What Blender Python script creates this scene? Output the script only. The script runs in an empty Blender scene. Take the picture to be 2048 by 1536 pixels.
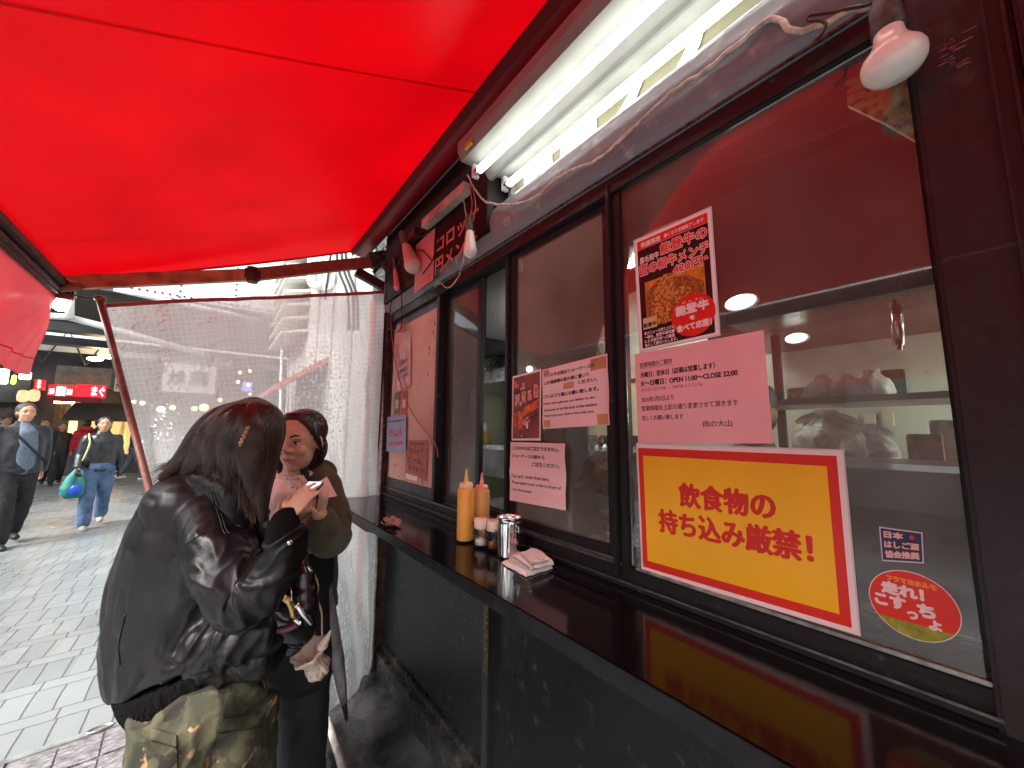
import bpy, bmesh, math, random
import numpy as np
from mathutils import Vector, Matrix, noise
random.seed(7)
R = math.radians
sc = bpy.context.scene
col = sc.collection
# ------------------------------------------------------------------ camera
FPX, CH = 769.0, 1.42
def _r(u, v): return Vector(((u-1024)/FPX, -(v-768)/FPX, -1.0)).normalized()
_Z = _r(1065, -5440); _Y = _r(420, 863); _Y = (_Y-_Z*_Y.dot(_Z)).normalized(); _X = _Y.cross(_Z)
MC = Matrix((_X, _Y, _Z))
CP = Vector((0, 0, CH))
cd = bpy.data.cameras.new('camera'); cam = bpy.data.objects.new('camera', cd); col.objects.link(cam)
cam.matrix_world = Matrix.Translation(CP) @ MC.to_4x4()
cd.sensor_width = 36; cd.lens = 36*FPX/2048; cd.clip_start = 0.02; cd.clip_end = 500
sc.camera = cam
def ray(u, v): return MC @ Vector(((u-1024)/FPX, -(v-768)/FPX, -1.0))
def P(u, v, D): return CP + ray(u, v)*D                       # point at depth D
def WX(u, v, X=.9): d = ray(u, v); return CP + d*(X/d.x)      # point on the plane x = X
def WY(u, v, Y): d = ray(u, v); return CP + d*(Y/d.y)
def WZ(u, v, Z=0.): d = ray(u, v); return CP + d*((Z-CH)/d.z)
# ------------------------------------------------------------------ world, sun, exposure
w = bpy.data.worlds.new('World'); sc.world = w; w.use_nodes = True
nt = w.node_tree; bg = nt.nodes['Background']
sk = nt.nodes.new('ShaderNodeTexSky'); sk.sky_type = 'NISHITA'; sk.sun_disc = False
sk.sun_elevation = R(38); sk.sun_rotation = R(250); sk.air_density = 1.0; sk.dust_density = 4.0
hs = nt.nodes.new('ShaderNodeHueSaturation'); hs.inputs['Saturation'].default_value = .28
nt.links.new(sk.outputs[0], hs.inputs['Color']); nt.links.new(hs.outputs[0], bg.inputs[0])
bg.inputs[1].default_value = .15
sl = bpy.data.lights.new('sun', 'SUN'); sun = bpy.data.objects.new('sun', sl); col.objects.link(sun)
sl.energy = 1.5; sl.angle = R(25); sl.color = (1, .97, .92)
sun.rotation_euler = Vector((math.sin(R(250))*math.cos(R(38)), math.cos(R(250))*math.cos(R(38)), math.sin(R(38)))).to_track_quat('Z', 'Y').to_euler()
vs = sc.view_settings; vs.view_transform = 'Standard'; vs.look = 'None'; vs.gamma = 1; vs.exposure = 1.62
sc.cycles.use_denoising = True
sc.cycles.max_bounces = 8; sc.cycles.transparent_max_bounces = 24; sc.cycles.sample_clamp_indirect = 6
TUBE = 3.4
# ------------------------------------------------------------------ materials
MATS = {}
def M(name, c=(.5, .5, .5), rough=.5, metal=0, var=.12, vs=6, bump=0, bs=40, c2=None, thr=None, coat=0, trans=0,
      emit=0, spec=.5, alpha=1, stretch=(1, 1, 1), rvar=0, sheen=0, bdist=.01, sss=0, ior=1.45):
    if name in MATS: return MATS[name]
    m = bpy.data.materials.new(name); m.use_nodes = True; n = m.node_tree.nodes; l = m.node_tree.links
    b = n['Principled BSDF']; b.inputs['Roughness'].default_value = rough; b.inputs['Metallic'].default_value = metal
    b.inputs['Coat Weight'].default_value = coat; b.inputs['Transmission Weight'].default_value = trans
    b.inputs['Specular IOR Level'].default_value = spec; b.inputs['Alpha'].default_value = alpha
    b.inputs['Sheen Weight'].default_value = sheen; b.inputs['IOR'].default_value = ior
    if sss: b.inputs['Subsurface Weight'].default_value = sss; b.inputs['Subsurface Scale'].default_value = .01
    tc = n.new('ShaderNodeTexCoord'); mp = n.new('ShaderNodeMapping'); mp.inputs['Scale'].default_value = stretch
    l.new(tc.outputs['Object'], mp.inputs[0])
    nz = n.new('ShaderNodeTexNoise'); nz.inputs['Scale'].default_value = vs; nz.inputs['Detail'].default_value = 6
    l.new(mp.outputs[0], nz.inputs['Vector'])
    cr = n.new('ShaderNodeValToRGB'); l.new(nz.outputs[0], cr.inputs[0])
    c = tuple(c)
    if c2 is None: lo = tuple(x*(1-var*1.6) for x in c); hi = tuple(min(1, x*(1+var)) for x in c)
    else: lo, hi = c, tuple(c2)
    t = thr or (.3, .7)
    cr.color_ramp.elements[0].position = t[0]; cr.color_ramp.elements[1].position = t[1]
    cr.color_ramp.elements[0].color = (*lo, 1); cr.color_ramp.elements[1].color = (*hi, 1)
    l.new(cr.outputs[0], b.inputs['Base Color'])
    if rvar:
        n3 = n.new('ShaderNodeTexNoise'); n3.inputs['Scale'].default_value = vs*2.3; n3.inputs['Detail'].default_value = 5
        l.new(mp.outputs[0], n3.inputs['Vector']); mr = n.new('ShaderNodeMapRange')
        mr.inputs[1].default_value = .3; mr.inputs[2].default_value = .7
        mr.inputs[3].default_value = max(.02, rough-rvar); mr.inputs[4].default_value = min(1, rough+rvar)
        l.new(n3.outputs[0], mr.inputs[0]); l.new(mr.outputs[0], b.inputs['Roughness'])
    if bump:
        n2 = n.new('ShaderNodeTexNoise'); n2.inputs['Scale'].default_value = bs; n2.inputs['Detail'].default_value = 4
        l.new(mp.outputs[0], n2.inputs['Vector']); bp = n.new('ShaderNodeBump'); bp.inputs['Strength'].default_value = bump
        bp.inputs['Distance'].default_value = bdist
        l.new(n2.outputs[0], bp.inputs['Height']); l.new(bp.outputs[0], b.inputs['Normal'])
    if emit:
        b.inputs['Emission Color'].default_value = (*c, 1); b.inputs['Emission Strength'].default_value = emit
    MATS[name] = m; return m
def srgb(r, g, b): return tuple(((x/255)**2.2) for x in (r, g, b))
# ------------------------------------------------------------------ mesh helpers
def tag(o, label=None, cat=None, group=None, kind=None):
    if label: o['label'] = label
    if cat: o['category'] = cat
    if group: o['group'] = group
    if kind: o['kind'] = kind
    return o
def wloc(o):
    v = Vector((0, 0, 0))
    while o is not None: v = v + o.location; o = o.parent
    return v
def empty(name, loc, label, cat, group=None):
    o = bpy.data.objects.new(name, None); col.objects.link(o); o.location = Vector(loc); o.empty_display_size = .05
    return tag(o, label, cat, group)
def link_mesh(name, me, m, parent=None, smooth=False):
    o = bpy.data.objects.new(name, me); col.objects.link(o)
    if parent is None:
        vs_ = np.empty(len(me.vertices)*3, 'f'); me.vertices.foreach_get('co', vs_); vs_ = vs_.reshape(-1, 3)
        mn, mx = vs_.min(0), vs_.max(0); L = Vector(((mn[0]+mx[0])/2, (mn[1]+mx[1])/2, mn[2])); o.location = L
    else: L = wloc(parent); o.parent = parent
    me.transform(Matrix.Translation(-L))
    if isinstance(m, (list, tuple)):
        for k in m: me.materials.append(k)
    elif m: me.materials.append(m)
    if smooth:
        for p in me.polygons: p.use_smooth = True
    return o
class MB:
    def __init__(s): s.bm = bmesh.new()
    def box(s, a, b, bev=0, mi=0):
        a, b = Vector(a), Vector(b); c = (a+b)/2; d = b-a
        r = bmesh.ops.create_cube(s.bm, size=1, matrix=Matrix.Translation(c) @ Matrix.Diagonal((abs(d.x), abs(d.y), abs(d.z), 1)))
        if bev:
            es = list({e for v in r['verts'] for e in v.link_edges})
            q = bmesh.ops.bevel(s.bm, geom=es, offset=bev, segments=2, affect='EDGES')
        return s
    def quad(s, p, mi=0):
        f = s.bm.faces.new([s.bm.verts.new(Vector(x)) for x in p]); f.material_index = mi; return s
    def prism(s, prof, axis_from, axis_to, fr):
        # prof 2D points placed by fr(t, a, b) -> world, t in axis_from/axis_to
        n = len(prof); A = [s.bm.verts.new(fr(axis_from, *q)) for q in prof]; B = [s.bm.verts.new(fr(axis_to, *q)) for q in prof]
        for i in range(n): s.bm.faces.new((A[i], A[(i+1) % n], B[(i+1) % n], B[i]))
        s.bm.faces.new(A[::-1]); s.bm.faces.new(B); return s
    def tube(s, pts, rad, n=10, cap=True, side=None, flat=1., hemi=False):
        pts = [Vector(p) for p in pts]; k = len(pts)
        if not hasattr(rad, '__len__'): rad = [rad]*k
        rad = list(rad)
        if hemi:
            d0 = (pts[0]-pts[1]).normalized(); d1 = (pts[-1]-pts[-2]).normalized(); a, b = [], []
            for q in (1.25, .9, .5): a.append((pts[0]+d0*rad[0]*math.sin(q), rad[0]*math.cos(q)))
            for q in (.5, .9, 1.25): b.append((pts[-1]+d1*rad[-1]*math.sin(q), rad[-1]*math.cos(q)))
            pts = [x[0] for x in a]+pts+[x[0] for x in b]; rad = [x[1] for x in a]+rad+[x[1] for x in b]; k = len(pts)
        rings = []; up = None
        for i in range(k):
            d = (pts[min(i+1, k-1)]-pts[max(i-1, 0)])
            d = d.normalized() if d.length > 1e-9 else Vector((0, 0, 1))
            if side is not None: x = Vector(side)-d*Vector(side).dot(d); x.normalize()
            else:
                if up is None: up = Vector((0, 0, 1)) if abs(d.z) < .9 else Vector((1, 0, 0))
                x = up-d*up.dot(d); x.normalize(); up = x
            y = d.cross(x)
            rings.append([s.bm.verts.new(pts[i]+(x*math.cos(t)+y*math.sin(t)*flat)*rad[i]) for t in [2*math.pi*j/n for j in range(n)]])
        for a, b in zip(rings, rings[1:]):
            for j in range(n): s.bm.faces.new((a[j], a[(j+1) % n], b[(j+1) % n], b[j]))
        if cap: s.bm.faces.new(rings[0][::-1]); s.bm.faces.new(rings[-1])
        return s
    def ell(s, c, rad, ax=None, seg=20):
        A = Matrix.Identity(3) if ax is None else Matrix([Vector(a).normalized() for a in ax]).transposed()
        bmesh.ops.create_uvsphere(s.bm, u_segments=seg, v_segments=seg//2+2, radius=1,
            matrix=Matrix.Translation(Vector(c)) @ A.to_4x4() @ Matrix.Diagonal((*rad, 1))); return s
    def lathe(s, prof, base, axis=(0, 0, 1), n=24, wob=None):
        ax = Vector(axis).normalized(); x = Vector((1, 0, 0)) if abs(ax.x) < .9 else Vector((0, 1, 0)); x = (x-ax*x.dot(ax)).normalized(); y = ax.cross(x)
        rings = []
        for r, h in prof:
            rings.append([s.bm.verts.new(Vector(base)+ax*h+(x*math.cos(t)+y*math.sin(t))*max(r, 1e-5)*(wob(t, h) if wob else 1)) for t in [2*math.pi*j/n for j in range(n)]])
        for a, b in zip(rings, rings[1:]):
            for j in range(n): s.bm.faces.new((a[j], a[(j+1) % n], b[(j+1) % n], b[j]))
        return s
    def grid(s, f, nu, nv):
        V = [[s.bm.verts.new(f(i/nu, j/nv)) for j in range(nv+1)] for i in range(nu+1)]
        for i in range(nu):
            for j in range(nv): s.bm.faces.new((V[i][j], V[i+1][j], V[i+1][j+1], V[i][j+1]))
        return s
    def add(s, vl, fl, mi=0):
        V = [s.bm.verts.new(v) for v in vl]
        for f in fl:
            try: q = s.bm.faces.new([V[i] for i in f]); q.material_index = mi
            except ValueError: pass
        return s
    def build(s, name, m, parent=None, smooth=False, norm=True):
        if norm: bmesh.ops.recalc_face_normals(s.bm, faces=s.bm.faces)
        me = bpy.data.meshes.new(name); s.bm.to_mesh(me); s.bm.free()
        return link_mesh(name, me, m, parent, smooth)
def crom(pts, n):
    pts = [Vector(p) for p in pts]; q = [2*pts[0]-pts[1]]+pts+[2*pts[-1]-pts[-2]]; out = []
    for k in range(n):
        t = k/(n-1)*(len(pts)-1); i = min(int(t), len(pts)-2); f = t-i; a, b, c, d = q[i:i+4]
        out.append(.5*((2*b)+(-a+c)*f+(2*a-5*b+4*c-d)*f*f+(-a+3*b-3*c+d)*f**3))
    return out
def blob(name, mb, voxel, m, parent, smooth=6, disp=None, thin=None):
    """union of the closed shapes in mb as ONE continuous surface"""
    me = bpy.data.meshes.new(name); mb.bm.to_mesh(me); mb.bm.free()
    o = bpy.data.objects.new(name, me); col.objects.link(o)
    r = o.modifiers.new('r', 'REMESH'); r.mode = 'VOXEL'; r.voxel_size = voxel
    s_ = o.modifiers.new('s', 'SMOOTH'); s_.iterations = smooth; s_.factor = .5
    dg = bpy.context.evaluated_depsgraph_get(); me2 = bpy.data.meshes.new_from_object(o.evaluated_get(dg))
    bpy.data.objects.remove(o)
    if disp:
        vn = [(v.co.copy(), v.normal.copy()) for v in me2.vertices]
        for v, (c, nn) in zip(me2.vertices, vn): v.co = c+nn*disp(c)
    me2.materials.clear()
    return link_mesh(name, me2, m, parent, True)
def folds(amp, sc_=9, st=(1, 1, .45), sharp=True):
    def f(c):
        q = Vector((c.x*st[0], c.y*st[1], c.z*st[2]))*sc_
        q = q+noise.noise_vector(q*.6)*.8
        a = noise.noise(q)
        if sharp: a = (1-abs(a)*2.2)*.6
        return amp*(a+.4*noise.noise(q*2.3))
    return f
# text -> mesh, in wall coordinates (right = -y, up = z) at plane x
def text_data(body, size=1.0):
    cu = bpy.data.curves.new('t', 'FONT'); cu.body = body; cu.size = size; cu.resolution_u = 3
    ob = bpy.data.objects.new('t', cu); col.objects.link(ob)
    dg = bpy.context.evaluated_depsgraph_get(); me = bpy.data.meshes.new_from_object(ob.evaluated_get(dg))
    v = [x.co.copy() for x in me.vertices]; f = [list(p.vertices) for p in me.polygons]
    bpy.data.objects.remove(ob); bpy.data.curves.remove(cu); bpy.data.meshes.remove(me)
    return v, f
def text_to(mb, body, fr, width=None, height=None, bold=0., x0=0, y0=0, center=False, rot=0, mi=0):
    """fr(a,b,k)->world;  glyph block scaled to width/height with its lower left at x0,y0 (or centred)"""
    v, f = text_data(body)
    if not v: return
    xs = [p.x for p in v]; ys = [p.y for p in v]; w0, h0 = max(xs)-min(xs), max(ys)-min(ys)
    sx = (width/w0) if width else None; sy = (height/h0) if height else None
    if sx is None: sx = sy
    if sy is None: sy = sx
    ox, oy = min(xs), min(ys); hw = w0*sx/2
    offs = [(0, 0)] if not bold else [(math.cos(t)*bold, math.sin(t)*bold) for t in [2*math.pi*k/8 for k in range(8)]]+[(0, 0)]
    cr_, sr_ = math.cos(rot), math.sin(rot)
    for k, (dx, dy) in enumerate(offs):
        out = []
        for p in v:
            a = (p.x-ox)*sx+dx-(hw if center else 0); b = (p.y-oy)*sy+dy
            out.append(fr(x0+a*cr_-b*sr_, y0+a*sr_+b*cr_, k))
        mb.add(out, f, mi)
def wall_fr(X): return lambda a, b, k=0: Vector((X-k*.00004, -a, b))     # a = -y

# ================================================================== MATERIALS
black_metal = M('black_painted_metal', (.013, .013, .014), .38, c2=(.13, .12, .11), thr=(.66, .84), vs=38, bump=.12, bs=60, coat=.0, rvar=.12, spec=.35)
header_metal = M('grey_black_enamel', (.17, .178, .19), .42, c2=(.36, .36, .35), thr=(.58, .82), vs=22, bump=.45, bs=35, coat=.0, rvar=.16, bdist=.004, spec=.5)
maroon_metal = M('dark_maroon_paint', (.022, .015, .015), .40, c2=(.09, .06, .055), thr=(.62, .88), vs=18, bump=.15, bs=30, coat=.05, rvar=.12, spec=.4)
counter_m = M('black_lacquer_counter', (.005, .005, .006), .12, c2=(.13, .12, .115), thr=(.72, .80), vs=95, bump=.04, bs=14, coat=.0, rvar=.05, spec=.36)
lower_m = M('black_lacquer_panel', (.006, .0065, .008), .34, c2=(.030, .030, .030), thr=(.60, .86), vs=20, bump=.1, bs=12, coat=.0, rvar=.1, spec=.2)
steel = M('stainless_steel', (.55, .55, .53), .25, metal=1, var=.08, vs=12, rvar=.1, bump=.05, bs=200)
chrome = M('polished_chrome', (.75, .75, .75), .1, metal=1, var=.05)
sill_m = M('worn_aluminium_strip', (.45, .44, .40), .35, metal=.9, var=.3, vs=40, rvar=.1)
rust_m = M('rusty_brown_iron', (.16, .055, .03), .6, metal=.2, var=.5, vs=20, bump=.3, bs=70, c2=(.26, .10, .055))
dark_rust = M('dark_brown_iron', (.06, .03, .022), .55, metal=.3, var=.5, vs=25, bump=.3, bs=80)
white_enamel = M('white_enamel', (.72, .72, .66), .35, var=.06, vs=9)
cable_white = M('dirty_white_cable', (.5, .47, .38), .6, var=.3, vs=50)
cable_red = M('red_cable', (.32, .06, .04), .5, var=.2)
cable_black = M('black_cable', (.01, .01, .01), .4, var=.2)
tube_m = M('lit_fluorescent_tube', (1, 1, .95), .5, emit=TUBE, var=0)
ink = M('black_ink', (.025, .018, .02), .6, var=.1)
ink_grey = M('faded_grey_ink', (.16, .09, .10), .6, var=.1)
red_ink = M('red_ink', (.62, .02, .012), .45, var=.05)
def sheet_mat(name, c, var=.06, bump=.25, bs=12, rough=.35, vs=4): return M(name, c, rough, var=var, vs=vs, bump=bump, bs=bs, bdist=.004)
pink_paper_ = sheet_mat('faded_white_paper', (.72, .56, .55), bump=.5, bs=14)
lam_edge = M('laminate_film_edge', (.62, .58, .55), .15, var=.05)

def glass(name, dirt=.03, tint=(.93, .95, .94), boost=1.0, ior=1.52):
    m = bpy.data.materials.new(name); m.use_nodes = True; n = m.node_tree.nodes; l = m.node_tree.links; n.clear()
    out = n.new('ShaderNodeOutputMaterial'); tr = n.new('ShaderNodeBsdfTransparent'); tr.inputs[0].default_value = (*tint, 1)
    gl = n.new('ShaderNodeBsdfGlossy'); gl.inputs['Roughness'].default_value = .03
    fr = n.new('ShaderNodeFresnel'); fr.inputs[0].default_value = ior
    mu = n.new('ShaderNodeMath'); mu.operation = 'MULTIPLY'; mu.inputs[1].default_value = boost; mu.use_clamp = True
    mx = n.new('ShaderNodeMixShader'); l.new(fr.outputs[0], mu.inputs[0]); l.new(mu.outputs[0], mx.inputs[0]); l.new(tr.outputs[0], mx.inputs[1]); l.new(gl.outputs[0], mx.inputs[2])
    tc = n.new('ShaderNodeTexCoord')
    nz = n.new('ShaderNodeTexNoise'); nz.inputs['Scale'].default_value = 230; nz.inputs['Detail'].default_value = 2; l.new(tc.outputs['Object'], nz.inputs[0])
    n2 = n.new('ShaderNodeTexNoise'); n2.inputs['Scale'].default_value = 2.5; n2.inputs['Detail'].default_value = 5; l.new(tc.outputs['Object'], n2.inputs[0])
    mr = n.new('ShaderNodeMapRange'); mr.inputs[1].default_value = .70; mr.inputs[2].default_value = .80; mr.inputs[3].default_value = 0; mr.inputs[4].default_value = .4
    l.new(nz.outputs[0], mr.inputs[0])
    m2 = n.new('ShaderNodeMapRange'); m2.inputs[1].default_value = .35; m2.inputs[2].default_value = .75; m2.inputs[3].default_value = dirt*.4; m2.inputs[4].default_value = dirt*2.2
    l.new(n2.outputs[0], m2.inputs[0])
    ad = n.new('ShaderNodeMath'); ad.operation = 'ADD'; l.new(mr.outputs[0], ad.inputs[0]); l.new(m2.outputs[0], ad.inputs[1]); ad.use_clamp = True
    df = n.new('ShaderNodeBsdfDiffuse'); df.inputs[0].default_value = (.6, .58, .52, 1)
    m3 = n.new('ShaderNodeMixShader'); l.new(ad.outputs[0], m3.inputs[0]); l.new(mx.outputs[0], m3.inputs[1]); l.new(df.outputs[0], m3.inputs[2])
    l.new(m3.outputs[0], out.inputs[0]); return m
pane_m = glass('window_glass', .062, boost=1.4)
clear_m = glass('clear_glass', .0, boost=1.2)

def fabric_red(name, c, tmix=.5, gloss=.12, vs=3):
    m = bpy.data.materials.new(name); m.use_nodes = True; n = m.node_tree.nodes; l = m.node_tree.links; n.clear()
    out = n.new('ShaderNodeOutputMaterial'); df = n.new('ShaderNodeBsdfDiffuse'); tl = n.new('ShaderNodeBsdfTranslucent'); gl = n.new('ShaderNodeBsdfGlossy')
    gl.inputs['Roughness'].default_value = .38
    tc = n.new('ShaderNodeTexCoord'); nz = n.new('ShaderNodeTexNoise'); nz.inputs['Scale'].default_value = vs; nz.inputs['Detail'].default_value = 5
    l.new(tc.outputs['Object'], nz.inputs[0]); cr = n.new('ShaderNodeValToRGB'); l.new(nz.outputs[0], cr.inputs[0])
    cr.color_ramp.elements[0].position = .3; cr.color_ramp.elements[1].position = .75
    cr.color_ramp.elements[0].color = (*[x*.78 for x in c], 1); cr.color_ramp.elements[1].color = (*[min(1, x*1.06) for x in c], 1)
    for s_ in (df, tl): l.new(cr.outputs[0], s_.inputs[0])
    wv = n.new('ShaderNodeTexNoise'); wv.inputs['Scale'].default_value = 700; l.new(tc.outputs['Object'], wv.inputs[0])
    bp = n.new('ShaderNodeBump'); bp.inputs['Strength'].default_value = .15; bp.inputs['Distance'].default_value = .002; l.new(wv.outputs[0], bp.inputs['Height'])
    for s_ in (df, tl, gl): l.new(bp.outputs[0], s_.inputs['Normal'])
    a = n.new('ShaderNodeMixShader'); a.inputs[0].default_value = tmix; l.new(df.outputs[0], a.inputs[1]); l.new(tl.outputs[0], a.inputs[2])
    fr = n.new('ShaderNodeFresnel'); fr.inputs[0].default_value = 1.35; mu = n.new('ShaderNodeMath'); mu.operation = 'MULTIPLY'; mu.inputs[1].default_value = gloss*8; mu.use_clamp = True
    l.new(fr.outputs[0], mu.inputs[0]); b = n.new('ShaderNodeMixShader'); l.new(mu.outputs[0], b.inputs[0]); l.new(a.outputs[0], b.inputs[1]); l.new(gl.outputs[0], b.inputs[2])
    l.new(b.outputs[0], out.inputs[0]); return m
awning_m = fabric_red('red_awning_canvas', (.37, .0003, .0022), .50, .0025)
valance_m = fabric_red('dusty_red_canvas', (.36, .022, .03), .5, .012, 5)

# ================================================================== GROUND
def ground_mat():
    m = bpy.data.materials.new('wet_grey_paving'); m.use_nodes = True; n = m.node_tree.nodes; l = m.node_tree.links; b = n['Principled BSDF']
    tc = n.new('ShaderNodeTexCoord'); sx = n.new('ShaderNodeSeparateXYZ'); l.new(tc.outputs['Object'], sx.inputs[0])
    def mth(op, a, bb=None, clamp=False):
        q = n.new('ShaderNodeMath'); q.operation = op; q.use_clamp = clamp
        for i, z in enumerate((a, bb)):
            if z is None: continue
            if isinstance(z, (int, float)): q.inputs[i].default_value = z
            else: l.new(z, q.inputs[i])
        return q.outputs[0]
    x, y = sx.outputs[0], sx.outputs[1]
    wob = n.new('ShaderNodeTexNoise'); wob.inputs['Scale'].default_value = 6; l.new(tc.outputs['Object'], wob.inputs[0])
    wb = mth('MULTIPLY', mth('SUBTRACT', wob.outputs[0], .5), .012)
    x = mth('ADD', x, wb); y = mth('ADD', y, wb)
    per = .36; yc = mth('DIVIDE', y, per); row = mth('FLOOR', yc); fy = mth('MULTIPLY', mth('SUBTRACT', yc, row), per)
    # joints across: at fy=0 and fy=.26
    d1 = mth('MINIMUM', fy, mth('SUBTRACT', per, fy)); d2 = mth('ABSOLUTE', mth('SUBTRACT', fy, .26)); dj = mth('MINIMUM', d1, d2)
    big = mth('LESS_THAN', fy, .26)
    def vj(w_, offk):
        xc = mth('ADD', mth('DIVIDE', x, w_), mth('MULTIPLY', row, offk)); fl = mth('FLOOR', xc); fx = mth('MULTIPLY', mth('SUBTRACT', xc, fl), w_)
        return mth('MINIMUM', fx, mth('SUBTRACT', w_, fx)), fl
    a, fa = vj(.108, .37); c, fc = vj(.216, .61)
    mixd = mth('ADD', mth('MULTIPLY', a, big), mth('MULTIPLY', c, mth('SUBTRACT', 1, big)))
    dd = mth('MINIMUM', dj, mixd)
    mr = n.new('ShaderNodeMapRange'); mr.inputs[1].default_value = .0022; mr.inputs[2].default_value = .005; l.new(dd, mr.inputs[0])
    idv = n.new('ShaderNodeCombineXYZ'); l.new(mth('ADD', mth('MULTIPLY', fa, big), mth('MULTIPLY', fc, 3.3)), idv.inputs[0]); l.new(mth('ADD', row, mth('MULTIPLY', big, .37)), idv.inputs[1])
    wn = n.new('ShaderNodeTexWhiteNoise'); l.new(idv.outputs[0], wn.inputs[0])
    nz = n.new('ShaderNodeTexNoise'); nz.inputs['Scale'].default_value = .7; nz.inputs['Detail'].default_value = 7; l.new(tc.outputs['Object'], nz.inputs[0])
    nf = n.new('ShaderNodeTexNoise'); nf.inputs['Scale'].default_value = 160; nf.inputs['Detail'].default_value = 3; l.new(tc.outputs['Object'], nf.inputs[0])
    v = mth('ADD', mth('ADD', mth('MULTIPLY', wn.outputs[0], .10), mth('MULTIPLY', nz.outputs[0], .26)), mth('MULTIPLY', nf.outputs[0], .16))
    cr = n.new('ShaderNodeValToRGB'); cr.color_ramp.elements[0].position = .08; cr.color_ramp.elements[1].position = .48
    cr.color_ramp.elements[0].color = (.13, .145, .15, 1); cr.color_ramp.elements[1].color = (.325, .355, .365, 1); l.new(v, cr.inputs[0])
    mx = n.new('ShaderNodeMix'); mx.data_type = 'RGBA'; l.new(mr.outputs[0], mx.inputs[0]); mx.inputs[6].default_value = (.10, .108, .112, 1); l.new(cr.outputs[0], mx.inputs[7])
    l.new(mx.outputs[2], b.inputs['Base Color'])
    r2 = n.new('ShaderNodeMapRange'); r2.inputs[1].default_value = .35; r2.inputs[2].default_value = .65; r2.inputs[3].default_value = .16; r2.inputs[4].default_value = .5; l.new(nz.outputs[0], r2.inputs[0]); l.new(r2.outputs[0], b.inputs['Roughness'])
    hh = mth('ADD', mr.outputs[0], mth('MULTIPLY', nf.outputs[0], .25))
    bp = n.new('ShaderNodeBump'); bp.inputs['Strength'].default_value = .5; bp.inputs['Distance'].default_value = .006; l.new(hh, bp.inputs['Height']); l.new(bp.outputs[0], b.inputs['Normal'])
    return m
g = MB(); g.quad([(-60, -30, 0), (.31, -30, 0), (.31, 60, 0), (-60, 60, 0)]); g.quad([(.31, 2.75, 0), (60, 2.75, 0), (60, 60, 0), (.31, 60, 0)])
o = g.build('ground', ground_mat()); tag(o, kind='structure')
wet = M('wet_dark_concrete', (.014, .015, .016), .20, vs=6, bump=.6, bs=26, c2=(.07, .071, .069), rvar=.15, bdist=.007, thr=(.38, .75))
g = MB(); g.grid(lambda a, b: Vector((.31+a*.69, -3+b*5.75, -.012+.012*noise.noise(Vector((a*4, b*30, 0))))), 18, 120)
o = g.build('pavement', wet, smooth=True); tag(o, kind='structure')
g = MB(); g.box((.30, -3, -.05), (.352, 2.2, .012), .004)
for k in range(12):
    pass
o = g.build('kerb', M('wet_kerb_stone', (.09, .09, .085), .25, var=.4, vs=15, bump=.3, bs=30, rvar=.15)); tag(o, kind='structure')
# white edging pipe lying along the wall
g = MB(); a_, b_ = WZ(655, 1440, .03), WZ(705, 1600, .03); g.tube([a_, a_.lerp(b_, .5), b_+(b_-a_)*1.5], .016, 12)
o = g.build('drain_pipe', M('wet_white_plastic', (.5, .5, .46), .2, var=.3, vs=20)); tag(o, 'wet white pipe lying on the dark pavement at the foot of the counter', 'pipe')
# manhole cover
c0 = WZ(190, 1545, .0); mh = empty('manhole_cover', (c0.x, c0.y, .0), 'square steel manhole cover with a worn stone-textured infill set in the pale paving', 'manhole cover')
g = MB(); W_ = .33
ax = Vector((1, .05, 0)).normalized(); ay = Vector((-.05, 1, 0)).normalized()
def sq(a, b, z): return c0+ax*a+ay*b+Vector((0, 0, z))
for (a0, b0, a1, b1) in ((-W_, W_-.035, W_, W_), (-W_, -W_, W_, -W_+.035), (-W_, -W_+.035, -W_+.035, W_-.035), (W_-.035, -W_+.035, W_, W_-.035)):
    g.prism([(a0, b0), (a1, b0), (a1, b1), (a0, b1)], .0, .008, lambda t, p, q: sq(p, q, t))
g.build('cover_frame', M('wet_galvanised_steel', (.42, .45, .42), .3, metal=.6, var=.3, vs=20, bump=.2, bs=60), mh)
g = MB()
for i in range(4):
    for j in range(3):
        a0 = -W_+.05+i*.142; b0 = -W_+.05+j*.189
        g.grid(lambda a, b, a0=a0, b0=b0: sq(a0+a*.134, b0+b*.18, .006+.004*noise.noise(Vector(((a0+a*.134)*25, (b0+b*.18)*110, 3)))), 14, 36)
g.build('infill', M('worn_grey_stone', (.07, .065, .07), .3, var=.5, vs=60, bump=.9, bs=45, c2=(.36, .345, .355), rvar=.15, stretch=(.5, 1.6, 1), bdist=.01), mh, True)
g = MB(); hc = sq(-.02, W_-.02, .012)
g.tube([hc+ax*.045*math.cos(t)+ay*.018*math.sin(t) for t in [k*2*math.pi/20 for k in range(21)]], .005, 8); g.build('lifting_eye', steel, mh, True)
exec_parts = True
# ================================================================== KIOSK
XW = .9
kiosk = empty('food_kiosk', (1.6, 1.2, 0), 'black panelled takeaway kiosk with sliding windows, narrow counter and lit kitchen inside', 'kiosk')
def part(mb, name, m, parent=kiosk, smooth=False): return mb.build(name, m, parent, smooth)
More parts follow.
